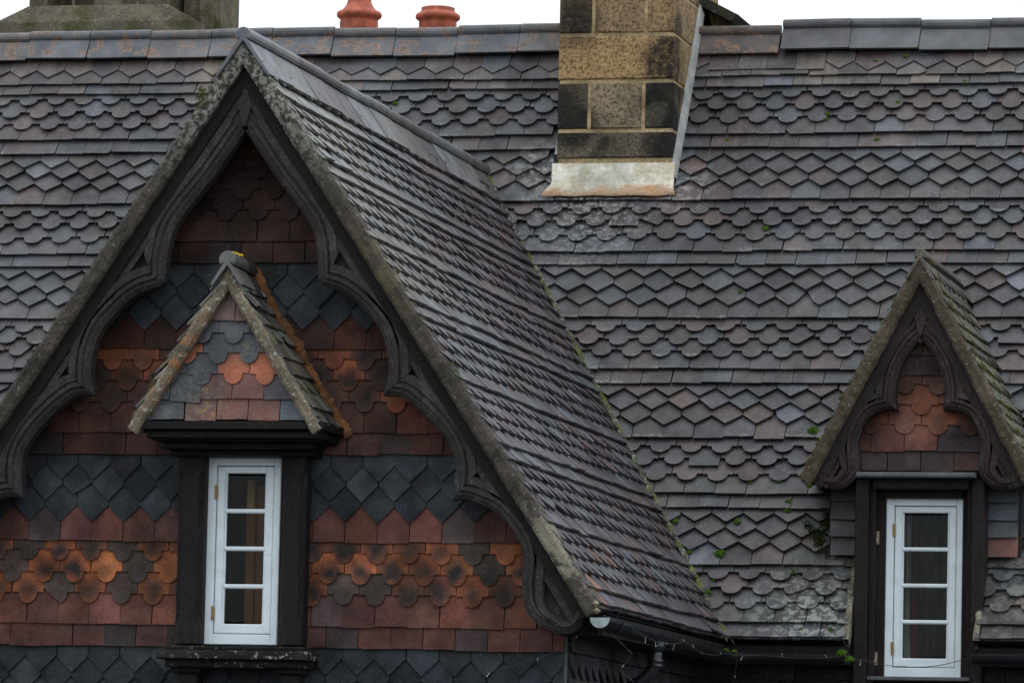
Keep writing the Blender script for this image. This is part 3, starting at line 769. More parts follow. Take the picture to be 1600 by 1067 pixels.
g.build('gable_tiles', m_canopy, canopy)
def can_roof(u, v, k, sh): return jit(random.choice([(.13,.13,.11), (.06,.055,.05), (.10,.105,.085), (.04,.035,.033)]), .2), None
for s in (1, -1):
    g = MB(); O = Vector((CX+s*CHW, 0, CZA-CHW*tc_)) - Vector((s*sc, 0, cc_))*.02
    rows = [(.002+k*.098, 'CSDSSCSSS'[k]) for k in range(9)]
    if s > 0: tiles(g, O, (0,1,0), (-cc_,0,sc), rows, YC+.01, .02, .165, can_roof, lambda u, v: [(0, -1, .90)], jl=.006, lift=.03, L=.2)
    else: tiles(g, O, (0,-1,0), (cc_,0,sc), rows, -.02, -YC-.01, .165, can_roof, lambda u, v: [(0, -1, .90)], jl=.006, L=.2)
    g.build('roof_tiles', tile_mat('canopy_roof_tile', lich=1, lc=(.35,.37,.32), streak=(3,20,3), brown=.8, stains=(((CX+s*.1, YC+.1, 4.45), .0, .25, (.26,.28,.22), .7, 9), ((CX+s*.3, YC+.1, 4.1), .1, .4, (.17,.14,.03), .5, 16))), canopy)
    g = MB(); n = Vector((s*sc, 0, cc_)); e = Vector((CX+s*CHW, 0, CZA-CHW*tc_))-n*.022
    i = g.add([(e.x, YC+.02, e.z), (e.x, .02, e.z), (CX, .02, e.z+CHW*tc_-.0), (CX, YC+.02, e.z+CHW*tc_)]); g.face(i if s > 0 else i[::-1]); g.build('deck', m_deck, canopy)
    g = MB(); rough_band(g, CX, CZA, CAL, s, .002, .062, CHW/cc_+.01, YC, YC+.09, .007, .014, 4, .010); g.build('verge', m_canverge, canopy)
    # orange mortar fillet against the wall
    if s > 0:
        g = MB(); rough_band(g, CX, CZA+.072, CAL, 1, -.002, .05, CHW/cc_+.10, -.040, -.012, .004, .014, 3, .034); g.build('mortar_fillet', m_orange, canopy)
r_ = ridge_mesh('ridge_tile', .24, CAL, .14, .044, (.11,.115,.11,0), ridge_mat('ridge_canopy', .3)); r_.parent = canopy
r_.location = Vector((CX, YC-.02, CZA+.072)) - canopy.location; r_.rotation_euler = (0, .02, rad(90))
r2 = ridge_mesh('ridge_tile', .20, CAL, .14, .044, (.03,.03,.03,0), m_ridge_clean); r2.parent = canopy
r2.location = Vector((CX, YC+.225, CZA+.062)) - canopy.location; r2.rotation_euler = (0, .02, rad(90))
bl = MB()
for k in range(18):
    pp = Vector((CX+random.uniform(-.02, .03), YC+random.uniform(0, .14), CZA+.068)); bl.lathe([(.001, pp.z+.004), (.012, pp.z+.002), (.016, pp.z-.01)], (pp.x, pp.y), 7)
m_yel = plain('yellow_lichen', (.42, .30, .02), .9, .3, 60, .004)
bl.build('lichen', m_yel, canopy)

# ------------------------------------------------------------------ dormer on the right
DZA, DAL, DHW, DY = 5.055, rad(62.2), .648, 2.93
dsn, dcs, dtn = math.sin(DAL), math.cos(DAL), math.tan(DAL)
dorm = empty('dormer', (0, 0, 0), C); dorm['label'] = 'gabled dormer with carved brown bargeboards and mossy tiled roof'
# tiled slopes, cut where they meet the main roof
def dclip(u, v): return []
for s in (1, -1):
    g = MB(); n = Vector((s*dsn, 0, dcs)); O = Vector((XD+s*DHW, 0, DZA-DHW*dtn)) - n*.03
    rows = [(.0+k*.094, 'SSCCCSDDDSSCCCS'[k]) for k in range(14)]
    def dc(u, v, k, sh): return jit(random.choice([(.06,.058,.04), (.05,.046,.04), (.07,.07,.045), (.045,.04,.038)]), .2), None
    # main roof plane: Y = YE + (z-ZE)/tA ; z = O.z + v*dsn
    yk = YE + (O.z-ZE)/tA + .03
    if s > 0: tiles(g, O, (0,1,0), (-dcs,0,dsn), rows, DY+.015, 4.6, .172, dc, lambda u, v: [(-1, dsn/tA, yk), (0, -1, 1.34)], lift=.034, jl=.005)
    else: tiles(g, O, (0,-1,0), (dcs,0,dsn), rows, -4.6, -DY-.015, .172, dc, lambda u, v: [(1, dsn/tA, yk), (0, -1, 1.34)], lift=.034, jl=.005)
    g.build('roof_tiles', tile_mat('dormer_roof_tile', streak=(3,20,3), lich=.9, stains=(((XD+s*.3, 3.0, 4.3), .3, 1.2, (.09,.085,.02), .7, 7), ((XD+s*.4, 3.0, 4.0), .2, 1.2, (.22,.22,.17), .7, 15))), dorm)
    g = MB(); e = O-n*.006
    i = g.add([(e.x, DY+.03, e.z), (e.x, YE+(e.z-ZE)/tA+.05, e.z), (XD, YE+(e.z+DHW*dtn-ZE)/tA+.05, e.z+DHW*dtn), (XD, DY+.03, e.z+DHW*dtn)]); g.face(i if s > 0 else i[::-1])
    i = g.add([(p.x, p.y, p.z) for p in [Vector(g.v[q])-n*.04 for q in range(4)]]); g.face(i[::-1] if s > 0 else i); g.build('deck', m_deck, dorm)
    g = MB(); rough_band(g, XD, DZA, DAL, s, .004, .078, DHW/dcs+.01, DY, DY+.14, .006, .014, 5, .012); g.build('verge', m_dverge, dorm)
    # cheek wall
    g = MB(); x = XD+s*.50; g.add([(x, 3.245, 3.40), (x, 3.245, DZA-.5*dtn-.05+.0), (x, 3.75, DZA-.5*dtn-.05)]); i = [0, 1, 2]; g.face(i if s < 0 else i[::-1]); 
    g.build('cheek', m_hung, dorm)
D1 = [(1434,530),(1424,540),(1410,561),(1402,580),(1398,600),(1397,617),(1398,630),(1401,639)]
D2 = [(1401,639),(1380,640),(1360,648),(1347,665),(1340,688),(1340,710),(1342,727),(1336,745),(1318,760),(1299,763),(1281,755),(1270,742)]
YDB = DY+.04
da = [resample(a, YDB, XD, True) for a in (D1, D2)]; centre(da[0])
n2 = len(da[1]); tpd = [1]*int(n2*.55); tpd += [max(.3, 1-.7*(k/(n2-len(tpd)))) for k in range(n2-len(tpd))]
for s in (1, -1): bargeboard(dorm, XD, DZA, DAL, s, da, .075, .125, DHW/dcs+.0, YDB, .112, m_brown, wood_mat('brown_fascia', (.024,.017,.016), (3,3,3), (.04,.032,.03)), [None, tpd], .035, .33)
lay_ridge('ridge_tile', (XD-(0), DY-.01, DZA+.010), (XD, 4.22, DZA+.0), .42, DAL, .14, .034, ridge_mat('ridge_dormer', .4, .3), None, [(.095,.09,.07,0), (.06,.056,.05,0)])
for o in list(COL.objects):
    if o.name.startswith('ridge_tile') and o.parent is None: o.parent = dorm; o.location = o.location-dorm.location
# front wall of dormer, hung tiles
YS = 3.24
g = MB(); zt_ = lambda x: DZA-abs(x)*dtn-.09
g.prism([(XD-.53, 3.40), (XD-.36, 3.40), (XD-.36, 3.83), (XD-.53, 3.83)], YS, YS+.1); g.prism([(XD+.36, 3.40), (XD+.53, 3.40), (XD+.53, 3.83), (XD+.36, 3.83)], YS, YS+.1)
g.prism([(XD-.60, 3.832), (XD+.60, 3.832), (XD, zt_(0))], YDB+.12, YDB+.17)
g.build('front_wall', m_room, dorm)
g = MB()
drow = [(3.868, 'S'), (3.972, 'S'), (4.065, 'C'), (4.178, 'C'), (4.285, 'C'), (4.391, 'S'), (4.5, 'S'), (4.6, 'D')]
def dcol(u, v, k, sh):
    c = random.choice([(.07,.036,.029), (.05,.036,.036), (.085,.034,.024)]) if sh == 'S' else random.choice([(.11,.044,.028), (.07,.035,.028), (.14,.05,.027)])
    return jit(c, .18, .05, 0 if sh == 'S' else random.choice((0, .3, .6))), None
tiles(g, (XD, YDB+.12, 0), (1,0,0), (0,0,1), drow, -.62, .62, .183, dcol, lambda u, v: [(-dtn, -1, DZA-.09), (dtn, -1, DZA-.09)], L=.2, wob=.001, ds=.062, phase=.09, lift=.022)
g.build('gable_tiles', m_hung, dorm)
g = MB()
sr = [(3.41, 'S'), (3.515, 'S'), (3.61, 'S'), (3.705, 'S'), (3.79, 'S')]
def scol(u, v, k, sh):
    if u > 0: c = (.125,.05,.038) if v < 3.45 else (.055,.058,.068)
    else: c = (.048,.04,.04)
    return jit(c, .12), None
m_cheek = tile_mat('cheek_tile', lich=.5, streak=(4,4,4))
for a, b_ in ((-.52, -.345), (.345, .52)):
    g = MB()
    for k, (z, _) in enumerate(sr): tiles(g, (XD, YS, 0), (1,0,0), (0,0,1), [(z, 'S')], a, b_, .175, scol, None, L=.15, wob=0, phase=(a+b_)/2)
    g.build('cheek_tiles', m_cheek, dorm)
g = MB(); g.bbox((2.575, 2.97, 3.822), (3.235, YDB+.13, 3.852), .008); g.build('lead_strip', m_leadgrey, dorm)
fr_ = MB()
for x0, x1, ym in ((2.568, 2.640, 3.03), (3.208, 3.275, 3.03)): 
    fr_.bbox((x0, ym, 2.3), (x1, 3.3, 3.82), .006); 
fr_.bbox((2.640, 3.08, 2.3), (2.672, 3.3, 3.82), .004); fr_.bbox((3.178, 3.08, 2.3), (3.208, 3.3, 3.82), .004)
fr_.box((2.672, 3.15, 2.3), (dxl-.001, 3.28, 3.82)); fr_.box((dxr+.001, 3.15, 2.3), (3.178, 3.28, 3.82)); fr_.box((dxl-.001, 3.12, dzt+.001), (dxr+.001, 3.28, 3.82)); fr_.bbox((2.66, 3.04, 3.765), (3.19, 3.2, 3.818), .004)
fr_.box((dxl-.03, 3.12, 2.3), (dxr+.03, 3.28, dzb-.024)); 
fr_.build('window_frame_timber', wood_mat('dormer_post', (.018,.0125,.0125), (14,14,2), (.032,.024,.024)), dorm)
g = MB(); g.bbox((2.64, 3.06, dzb-.022), (3.21, 3.2, dzb-.001), .004); g.build('sill', m_leadgrey, dorm)
for z in (2.86, 3.52): 
    g = MB()
    g.bbox((2.640+.03, 3.13, z-.05), (2.640+.045, 3.16, z+.02), .002); g.tube([(2.677, 3.125, z-.055), (2.672, 3.11, z-.035), (2.677, 3.12, z-.02)], .006, 6)
    g.build('shutter_hook', plain('pale_metal', (.35,.28,.2), .4, .3, 40, 0, .5, .5), dorm)
# ragged mortar edges of the main roof beside the dormer
for x, sgn in ((2.548, 1), (3.252, -1)):
    g = MB(); n = 40; R = []
    for k in range(n+1):
        v = -.01+(.57)*k/n; j = .006*noise.noise(Vector((x*3, v*25, 0)))
        R.append(g.add([mp(x+j, v, .036+j), mp(x+sgn*.012+j, v, .03), mp(x+sgn*.012+j, v, -.04), mp(x-sgn*.01, v, -.04), mp(x-sgn*.02+j, v, .034)]))
    for k in range(n):
        for j in range(5): q = (j+1) % 5; g.face([R[k][j], R[k][q], R[k+1][q], R[k+1][j]])
    g.build('mortar_edge', mortar_mat('edge_mortar', (.20,.18,.13), (.14,.12,.06), (.3,.3,.27)), roof)

# ------------------------------------------------------------------ valley mortar
g = MB()
for k in range(14): clump_ = Vector((1.86+random.uniform(-.02,.03), VF+random.uniform(0,.03), 2.93+random.uniform(-.02,.02))); r_x = random.uniform(.012,.022); i = g.add([clump_+Vector(v)*r_x*random.uniform(.7,1.3) for v in ((1,0,0),(-1,0,0),(0,1,0),(0,-1,0),(0,0,1),(0,0,-1))]); [g.face([i[q_] for q_ in f]) for f in ((0,2,4),(2,1,4),(1,3,4),(3,0,4),(2,0,5),(1,2,5),(3,1,5),(0,3,5))]
g.build('mortar_lump', mortar_mat('cream_mortar', (.30,.27,.17), (.2,.18,.08), (.36,.35,.28)), groof)
g = MB()
for s in (1, -1):
    n = 170; R = []
    for k in range(n+1):
        z = ZE - .01 + (ZA-ZE)*k/n; x = (ZA-z)/tA; y = YE+(z-ZE)/tA
        wv = .012+.010*noise.noise(Vector((z*16, s, 0))); up = .010+.008*noise.noise(Vector((z*40, 3, s)))
        ux = Vector((s*1, 0, 0)); uy = Vector((0, -1, 0))
        c0 = Vector((s*x, y, z))
        R.append(g.add([c0+ux*(wv*1.4+.024)-Vector((0,0,.036)), c0+ux*.006+Vector((0,-.0,up+.002)), c0+uy*wv*1.2-Vector((0,0,.02))]))
    for k in range(n):
        for j in (0, 1): f = [R[k][j], R[k][j+1], R[k+1][j+1], R[k+1][j]]; g.face(f if s < 0 else f[::-1])
g.build('valley_mortar', m_valley, roof)

# ------------------------------------------------------------------ front chimney
YCH = 4.75
ch = empty('chimney', (0, 0, 0), C); ch['label'] = 'square sandstone chimney with soot stains and lead flashing'
cx0, cx1, cy1 = .455, 1.150, 6.05
cy_ = {}
g = MB(); g.box((cx0+.008, YCH+.012, 5.2), (cx1-.006, cy1, 8.1)); g.build('joint_mortar', m_joint, ch)
g = MB()
zs = [onY(950, y, YCH).z for y in (250, 204, 127, 54)] ; zs = [5.36] + zs + [zs[-1]+.26, zs[-1]+.52, zs[-1]+.78, zs[-1]+1.04]
st_cols = [(.28,.20,.115,.6), (.33,.215,.10,.5), (.26,.185,.11,.9), (.33,.22,.11,.35)]
for k in range(len(zs)-1):
    z0, z1 = zs[k]+.012, zs[k+1]-.012
    cuts = [cx0, cx1] if k % 2 == 1 else [cx0, cx0+.19+.01*k, cx1-.215, cx1]
    if k == 0: continue
    if k == 1: cuts = [cx0, cx1]
    if k == 2: cuts = [cx0, cx0+.19, cx0+.515, cx1]
    if k == 3: cuts = [cx0, cx1]
    if k == 4: cuts = [cx0, cx0+.205, cx0+.52, cx1]
    for j in range(len(cuts)-1):
        col = {1: (.17,.145,.10,.8), 2: [(.12,.10,.07,1), (.34,.26,.165,.4), (.11,.10,.07,1)][j] if len(cuts) == 4 else None, 3: (.52,.34,.155,.05), 4: [(.24,.17,.10,.5), (.44,.30,.16,.15), (.42,.28,.14,.3)][j] if len(cuts) == 4 else None}.get(k) or random.choice(st_cols)
        a, b_ = cuts[j]+(.012 if j else 0), cuts[j+1]-(.012 if j < len(cuts)-2 else 0)
        g.bbox((a, YCH, z0), (b_, YCH+.2, z1), .007, col, .003)
    # right-hand face
    cy = [YCH+.2, cy1] if k % 2 == 0 else [YCH+.2, YCH+.62, cy1]
    for j in range(len(cy)-1): g.box((cx1-.2, cy[j]+.004, z0), (cx1+.001, cy[j+1]-.01, z1), random.choice(((.34,.25,.13,.4), (.40,.28,.15,.3), (.26,.20,.12,.7))))
g.build('stone_blocks', m_stone, ch)
# lead apron in front, soaker up the right side, upstand on the left
g = MB(); n = 26; R = []
zb_ = 5.635
for k in range(n+1):
    f = k/n; x = cx0-.02+(cx1-cx0+.04)*f; xo = cx0-.065+(cx1-cx0+.10)*f; w_ = .012*noise.noise(Vector((x*9, 1, 1)))
    fo = Vector((xo, YE+(5.60-ZE)/tA-.022+w_, 5.60+w_)); 
    R.append(g.add([(x, YCH-.005, 5.80), (x, YCH-.022+w_, 5.795+w_), (x, YCH-.028+w_, 5.69), (x+.0, YCH-.045, 5.672), fo + Vector((0, -.012, .012)), fo+Vector((0, -.01, -.004))]))
for k in range(n):
    for j in range(5): g.face([R[k][j], R[k][j+1], R[k+1][j+1], R[k+1][j]])
g.build('lead_apron', m_apron, ch, True)
g = MB()
def strip_side(x, s, v0, v1, h, wd):
    n = 30; R = []
    for k in range(n+1):
        v = v0+(v1-v0)*k/n; w_ = .008*noise.noise(Vector((v*7, 2, s))); wide = wd*(1+.25*math.sin(v*2))
        b0 = mp(x, v, .05+w_); t_ = Vector((x+s*(.012+w_), b0.y, b0.z+h+w_*2)); f_ = mp(x+s*(wide), v, .05+w_)
        R.append(g.add([Vector((x-s*.004, b0.y, t_.z)), t_, Vector((x+s*.022, b0.y, b0.z+.01)), f_, f_-NM*.02]))
    for k in range(n):
        for j in range(4): f = [R[k][j], R[k][j+1], R[k+1][j+1], R[k+1][j]]; g.face(f if s < 0 else f[::-1])
strip_side(cx1, 1, 3.30, 4.62, .065, .028)
g.build('side_flashing', m_lead, ch, True)
g = MB(); strip_side(cx0, -1, 3.30, 3.56, .15, .03)
g.build('side_flashing', m_lead, ch, True)
# raked coping slab on the shoulder behind the ridge
g = MB(); a, b_ = onY(1080, -12, 5.6), onY(1160, 29, 5.6)
dd = Vector((b_.x-a.x, 0, b_.z-a.z)).normalized(); nn = Vector((-dd.z, 0, dd.x)) if dd.x > 0 else Vector((dd.z, 0, -dd.x))
P = [Vector((a.x, 0, a.z)), Vector((b_.x, 0, b_.z)), Vector((b_.x, 0, b_.z))-nn*.055-dd*.03, Vector((a.x, 0, a.z))-nn*.055]
g.prism([(p.x, p.z) for p in P], 5.46, 6.12); g.build('coping', mortar_mat('mossy_coping', (.045,.042,.034), (.06,.065,.02), (.12,.12,.1)), ch)
g = MB(); g.prism([(cx1+.002, 6.45), (b_.x-.085, 6.45), (b_.x-.085, b_.z-.02), (a.x+.01, a.z-.05), (cx1+.002, a.z-.05)], 5.58, 6.05, (.27,.2,.115,.5)); g.build('shoulder', m_stone, ch)

# ------------------------------------------------------------------ behind the ridge: pots, their stack and an old stone chimney
st = MB(); st.box((-1.62, 6.3, 5.2), (-.45, 6.9, 6.87), (.2,.16,.1,.6)); sto = st.build('rear_chimney_stack', m_stone, C)
def pot(px, prof, label, yb=38):
    c = onY(px, yb, 6.6); b = MB(); z = 6.925
    b.lathe([(r, z+h) for r, h in prof], (c.x, 6.6), 40)
    o = b.build('chimney_pot', m_terra, None, True, origin=(c.x, 6.6, z)); tag(o, label, 'chimney pot', 'terracotta chimney pots behind the ridge')
pot(561, [(.118, -.055), (.122, .03), (.118, .045), (.122, .055), (.140, .068), (.144, .085), (.136, .10), (.110, .112), (.097, .125), (.083, .145), (.075, .17), (.073, .40), (.085, .42), (.085, .45), (.06, .45), (.055, .2)],
    'taller terracotta pot with bulging ring and narrow neck, nearer the left')
pot(684, [(.116, -.055), (.12, .015), (.118, .03), (.124, .038), (.140, .05), (.141, .07), (.128, .082), (.112, .09), (.104, .105), (.106, .118), (.098, .122), (.085, .115), (.08, 0)],
    'short terracotta pot with rounded rim just showing above the ridge')
oc = MB()
zb = 6.6
Pt = lambda x, y, Y=7.0: (lambda p: (p.x, p.z))(onY(x, y, Y))
def frust(b, xa, xb, zl, xc, xd, zh, y0, y1, s=.12, c=None):
    i = b.add([(xa, y0, zl), (xb, y0, zl), (xb, y1, zl), (xa, y1, zl), (xc, y0+s, zh), (xd, y0+s, zh), (xd, y1-s, zh), (xc, y1-s, zh)])
    for f in ((0,1,5,4), (1,2,6,5), (2,3,7,6), (3,0,4,7), (4,5,6,7), (0,3,2,1)): b.face([i[k] for k in f], c)
a = Pt(-8, 36); b_ = Pt(305, 42); c_ = Pt(42, 8); d_ = Pt(258, 0)
oc.box((a[0], 7.0, 5), (b_[0], 7.9, a[1])); frust(oc, a[0], b_[0], a[1]+.0, c_[0], d_[0], c_[1], 7.0, 7.9, .05)
oc.box((c_[0], 7.05, c_[1]+.001), (c_[0]+.12, 7.85, 7.9)); 
x1_, x2_ = Pt(72, 5)[0], Pt(143, 5)[0]
oc.box((x2_, 7.05, c_[1]+.001), (Pt(185,5)[0], 7.85, 7.9)); 
oc.box((x1_, 7.5, c_[1]+.001), (x2_, 7.55, 7.9)); oc.box((Pt(107,5)[0]-.008, 7.1, c_[1]+.001), (Pt(107,5)[0]+.008, 7.2, 7.9))
oc.box((Pt(185,5)[0], 7.12, c_[1]+.001), (d_[0]-.02, 7.8, 7.9))
e0, e1 = Pt(312, 20, 7.3), Pt(345, 20, 7.3); oc.box((e0[0], 7.3, 5), (e1[0], 7.72, 7.9)); oc.box((e0[0]-.12, 7.35, 5), (e0[0], 7.7, 7.9))
oc.box((e0[0]+.03, 7.24, 5), (e1[0]-.04, 7.3, Pt(350, 24, 7.3)[1]))
o = oc.build('stone_chimney', m_old, None, origin=(-3, 7.4, 5)); tag(o, 'broad weathered stone chimney base with sloping shoulders behind the ridge at the left', 'chimney')

# ------------------------------------------------------------------ gutters and downpipe
def gutter(b, path, r=.052, th=.004, n=12, side=None):
    path = [Vector(p) for p in path]; R = []
    for k, p in enumerate(path):
        d = (path[min(k+1, len(path)-1)]-path[max(k-1, 0)]); d.z = 0; d.normalize(); a = d.cross(Vector((0,0,1)))
        R.append(b.add([p + a*(rr*math.cos(t)) + Vector((0,0,rr*math.sin(t))) for rr, rng in ((r, range(n+1)), (r-th, range(n, -1, -1))) for t in [-math.pi*q/n for q in rng]]))
    m = len(R[0])
    for k in range(len(R)-1):
        for j in range(m): q = (j+1) % m; b.face([R[k][j], R[k][q], R[k+1][q], R[k+1][j]])
    b.face(R[0][::-1]); b.face(R[-1])
g = MB()
GZ = 2.865
gutter(g, [(1.885, VF+.02, GZ+.015), (1.885, 1.2, GZ), (1.885, 2.70, GZ-.01), (1.93, 2.80, GZ-.012), (2.04, 2.845, GZ-.015), (2.56, 2.86, GZ-.015)])
gut = g.build('gutter', m_black, C)
g = MB(); gutter(g, [(3.25, 2.86, GZ+.0), (4.6, 2.86, GZ)]); g.build('gutter', m_black, C)
g = MB(); gutter(g, [(-1.885, VF+.02, GZ), (-1.885, 2.75, GZ)]); gutter(g, [(-1.95, 2.86, GZ), (-4.2, 2.86, GZ)]); g.build('gutter', m_black, C)
g = MB(); n = 14
i = g.add([(1.885+.050*math.cos(-math.pi*q/n), VF+.025, GZ+.016+.050*math.sin(-math.pi*q/n)) for q in range(n+1)]); j_ = g.add([(v.x, v.y-.006, v.z) for v in g.v[:n+1]])
g.face(j_); g.face(i[::-1])
for q in range(n): g.face([i[q], i[q+1], j_[q+1], j_[q]])
g.build('gutter_end', plain('gutter_end_painted_lit', (.30,.36,.35), .5, .3, 20, .002), gut)  # end stop coloured pale to paint in the light it catches
for y in (.0, .95, 1.9): g = MB(); gutter(g, [(1.885, y, GZ+.008), (1.885, y+.06, GZ+.008)], .060, .006); g.build('gutter_bracket', m_black, gut)
a = onY(1020, 985, 1.15)
px_ = 1.885; py = 1.05
g = MB(); path = [(px_, py, GZ-.03), (px_, py, GZ-.15), (px_-.015, py-.0, GZ-.19), (px_-.06, py, GZ-.235), (px_-.13, py, GZ-.28), (px_-.17, py, GZ-.33), (px_-.185, py, GZ-.40), (px_-.185, py, 0)]
g.tube(path, .036, 14)
g.tube([(px_, py, GZ-.04), (px_, py, GZ-.09)], .05, 14, rs=[.052, .042]); 
for z in (GZ-.13, GZ-.155): g.tube([(px_, py, z), (px_, py, z-.014)], .043, 14)
g.build('downpipe', m_black, gut, True)
for a, b_ in (((XE-.03, VF+.1, 2.80), (XE-.005, 2.9, 2.90)), ((XW, 2.96, 2.80), (2.56, 2.985, 2.90)), ((XW, VF+.15, 2.80), (XE-.03, 2.95, 2.815)), ((3.27, 2.96, 2.80), (4.6, 2.985, 2.90)), ((XE, 2.985, 2.80), (2.56, YW, 2.812)),
              ((-XE+.005, VF+.1, 2.80), (-XE+.03, 2.9, 2.90)), ((-XE+.03, VF+.15, 2.80), (-XW, 2.95, 2.815)), ((3.27, 2.985, 2.80), (4.6, YW, 2.812))):
    mb = MB(); mb.box(a, b_); mb.build('eaves_board', m_timber_dark, C)

# ------------------------------------------------------------------ string lights
def wire(pts, label, name='string_lights', drops=()):
    P = [Vector(p) for p in pts]; path = []
    for k in range(len(P)-1):
        L = (P[k+1]-P[k]).length; n = max(3, int(L/.03))
        for j in range(n): f = j/n; q = P[k].lerp(P[k+1], f); q.z -= .10*L*f*(1-f)*1.2; q += Vector((0, random.gauss(0, .0012), random.gauss(0, .0015))); path.append(q)
    path.append(P[-1])
    b = MB(); b.tube(path, .0020, 5); root = b.build(name, m_wire, None, origin=tuple(P[0]))
    for k in range(3, len(path)-1, 8):
        c = MB(); q = path[k]; d = Vector((random.uniform(-.01, .01), -.004, random.uniform(-.028, .02)))
        c.tube([q, q+d], .0016, 4); c.tube([q+d, q+d*1.3], .0024, 5)
        c.build('bulb', m_bulb, root)
    tag(root, label, 'string lights', 'strings of tiny lights along the eaves')
wire([(1.20, -.08, 2.60), (1.50, -.08, 2.68), (1.66, -.06, 2.74), (1.83, -.24, 2.86)], 'wire of tiny lights sagging across the blue diamond tiles to the gutter end')
wire([(1.95, -.12, 2.93), (1.90, -.1, 2.82), (1.99, .0, 2.72), (1.93, 0, 2.64), (2.0, 0, 2.58)], 'wire of tiny lights dangling from the gutter end beside the big bargeboard')
wire([(1.94, .2, 2.86), (1.945, 1.5, 2.85), (1.95, 2.6, 2.84), (2.1, 2.79, 2.84), (2.56, 2.80, 2.84), (2.64, 2.98, 2.83), (2.80, 3.0, 2.80), (3.0, 3.0, 2.80), (3.26, 2.90, 2.86)], 'wire of tiny lights running along the gutter and across the dormer window')
wire([(1.98, 2.78, 2.84), (1.96, 2.78, 2.70), (1.92, 2.78, 2.60), (1.90, 2.78, 2.45)], 'wire of tiny lights hanging straight down from the middle of the gutter')

# ------------------------------------------------------------------ moss
def clump(b, c, r, N=None, n=26, flat=.6):
    c = Vector(c); N = (N or Vector((0, -.6, .8))).normalized(); a = N.orthogonal().normalized(); t_ = N.cross(a)
    for k in range(int(n*2.2)):
        q = random.random()**.5*r; an = random.random()*math.tau; p = c + a*q*math.cos(an) + t_*q*math.sin(an) + N*(r*flat*(1-(q/r)**2)*random.uniform(.7, 1))
        rr = r*random.uniform(.12, .24)
        i = b.add([p+Vector(v)*rr*random.uniform(.7, 1.3) for v in ((1,0,0),(-1,0,0),(0,1,0),(0,-1,0),(0,0,1),(0,0,-1))])
        for f in ((0,2,4),(2,1,4),(1,3,4),(3,0,4),(2,0,5),(1,2,5),(3,1,5),(0,3,5)): b.face([i[q_] for q_ in f])
OT = Vector((0, YE, ZE))
G = 'moss cushions between the roof tiles'
spots = [(1415,88,.016,'small moss cushion directly under the clean grey ridge, on the pointed tiles'), (1368,96,.014,'tiny moss cushion under the clean grey ridge, left of a bigger one'),
 (1365,127,.018,'moss cushion on the plain course above the topmost scallops, well right of the chimney'), (1403,161,.017,'moss cushion among the topmost scalloped tiles right of the chimney'),
 (1293,178,.016,'upper of two touching moss dots in the topmost scallops'), (1292,186,.012,'lower of two touching moss dots in the topmost scallops'),
 (1508,129,.024,'wide moss cushion high on the right, on the plain course below the ridge'), (1137,219,.015,'moss dot on the plain course just right of the chimney\'s side flashing'), (1370,219,.018,'moss dot on the plain course above the topmost full diamonds'),
 (1197,357,.020,'lone round moss cushion on the scallops right of and below the chimney'), (1270,674,.034,'large round moss cushion touching the left verge of the dormer'),
 (1125,865,.032,'large oval moss cushion on the lowest diamond tiles, nearest the eave'), (1055,814,.020,'moss cushion beside the valley at the lowest diamonds'), (1152,815,.022,'moss cushion at the top of the lowest diamonds, above the large oval one'),
 (1176,858,.015,'narrow moss tuft just right of the large oval cushion'), (1172,752,.018,'moss tuft under the lowest-but-one scallops, left of its twin'), (1217,752,.016,'moss tuft under the lowest-but-one scallops, right of its twin'),
 (1232,784,.022,'upper of two stacked moss cushions on the plain course left of the dormer'), (1231,796,.024,'lower of two stacked moss cushions on the plain course left of the dormer'), (1266,758,.026,'moss cushion tucked under the carved scroll of the dormer'),
 (1078,862,.016,'small moss tuft close to the lower valley, left of the large oval cushion'), (1105,924,.024,'moss cushion at the valley among the lowest scallops'), (1252,984,.018,'moss cushion on the last course above the gutter, away from the dormer'),
 (1298,984,.018,'moss cushion on the last course above the gutter, next to the dormer'), (650,75,.014,'moss dot on the lichened ridge tiles between the pots and the gable'), (617,162,.018,'moss cushion on the scallops between the gable ridge and the chimney'),
 (825,118,.012,'moss dot on the pointed tiles just left of the chimney'), (1156,455,.014,'moss dot among the diamonds halfway down the roof'), (1115,905,.012,'tiny moss dot on the lowest scallops near the valley'), (1240,892,.013,'tiny moss dot on the lowest scallops left of the pale lichen patch')]
for x, y, r, lab in spots:
    p = onP(x, y, OT, NM); b = MB(); clump(b, p, r*.95, NM, 34, .5)
    for q_ in range(5): clump(b, p+Vector((random.uniform(-.5,.5)*r*3, 0, 0))+Vector((0,cA,sA))*random.uniform(-.3,.2)*r, r*random.uniform(.15,.4), NM, 5, .4)
    o = b.build('moss_cushion', m_moss, None, origin=tuple(p)); tag(o, lab or 'small bright green moss cushion growing at a tile joint on the main roof', 'moss', G)
for x, y, Y, r, lab in ((1315,1020,2.86,.028,'left of the two moss lumps on the end of the black gutter by the dormer'), (1327,1030,2.86,.026,'right of the two moss lumps on the end of the black gutter by the dormer')):
    p = onY(x, y, Y-.04); b = MB(); clump(b, p, r, None, 40); tag(b.build('moss_cushion', m_moss, None, origin=tuple(p)), lab, 'moss', 'moss on the gutter')
for x, y, r, sd_ in ((1134,1016,.018,'left'),(1147,1018,.018,'right')):
    p = onY(x, y, 2.82); b = MB(); clump(b, p, r, None, 30); tag(b.build('moss_cushion', m_moss, None, origin=tuple(p)), sd_+' one of two small moss lumps on the gutter bend under the valley', 'moss', 'moss on the gutter')
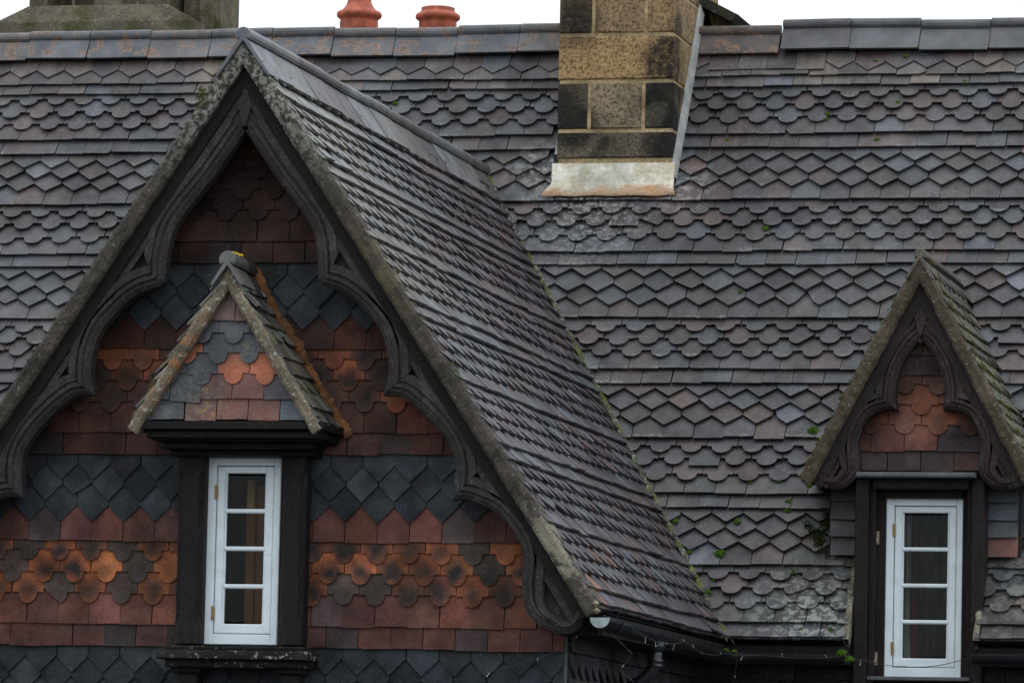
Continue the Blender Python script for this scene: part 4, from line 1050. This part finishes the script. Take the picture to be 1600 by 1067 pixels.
# moss fringe on the verges: uncountable
b = MB()
for (x0, y0, x1, y1, n, r) in ((345,118,285,212,30,.016),(285,212,248,280,26,.013),(240,262,160,400,16,.012),(318,140,308,175,16,.02),(425,135,447,195,16,.014),(447,195,470,225,10,.012),(155,420,60,560,12,.010),(545,345,585,360,4,.01)):
    for k in range(n):
        f = random.random(); p = onY(x0+(x1-x0)*f+random.uniform(-3, 3), y0+(y1-y0)*f+random.uniform(-3, 3), VF+random.uniform(0, .03))
        clump(b, p, r*random.uniform(.5, 1.2), Vector((0, -.7, .7)), 7)
tag(b.build('verge_moss', m_mossdark, None, origin=(-.4, VF, 5)), 'olive green moss fringe along the top of the big gable\'s verge', 'moss', None, 'stuff')
b = MB()
for k in range(24):
    f = random.random(); p = onY(703+(722-703)*f, 565+(594-565)*f, VF+.01); clump(b, p, .008, None, 6)
tag(b.build('moss_streak', m_moss, None, origin=tuple(onY(712, 580, VF))), 'bright green moss streak halfway down the right verge of the big gable', 'moss')
b = MB()
for (x0, y0, x1, y1, n, r) in ((1300,800,1275,860,46,.024),(1262,810,1292,872,34,.022)):
    for k in range(n): 
        f = random.random(); p = onP(x0+(x1-x0)*f+random.uniform(-8, 8), y0+(y1-y0)*f, OT, NM); clump(b, p, r*random.uniform(.4, 1.1), NM, 8)
tag(b.build('dark_moss', plain('very_dark_moss', (.018,.028,.006), .95, .6, 30, .01, .1), None, origin=(2.4, 3.3, 3.5)), 'dark moss matted on the tiles left of the dormer cheek', 'moss', None, 'stuff')
b = MB()
for k in range(70):
    t_ = random.random()*.62; s = 1; e = slope_pt(XD, DZA+.02, DAL, s, t_*2, 0, DY+random.random()*.25); clump(b, e, random.uniform(.008, .02), Vector((.8, 0, .5)), 6)
for k in range(25):
    e = slope_pt(XD, DZA, DAL, -1, random.random()**1.5*1.3, 0, DY+.01); clump(b, e, random.uniform(.006, .016), None, 6)
tag(b.build('dormer_moss', m_mossdark, None, origin=(XD, DY, 4.4)), 'olive moss clinging along the dormer\'s verges', 'moss', None, 'stuff')

# ------------------------------------------------------------------ ground
g = MB(); i = g.add([(-400, -400, 0), (400, -400, 0), (400, 400, 0), (-400, 400, 0)]); g.face(i)
o = g.build('ground', m_ground); o['kind'] = 'structure'
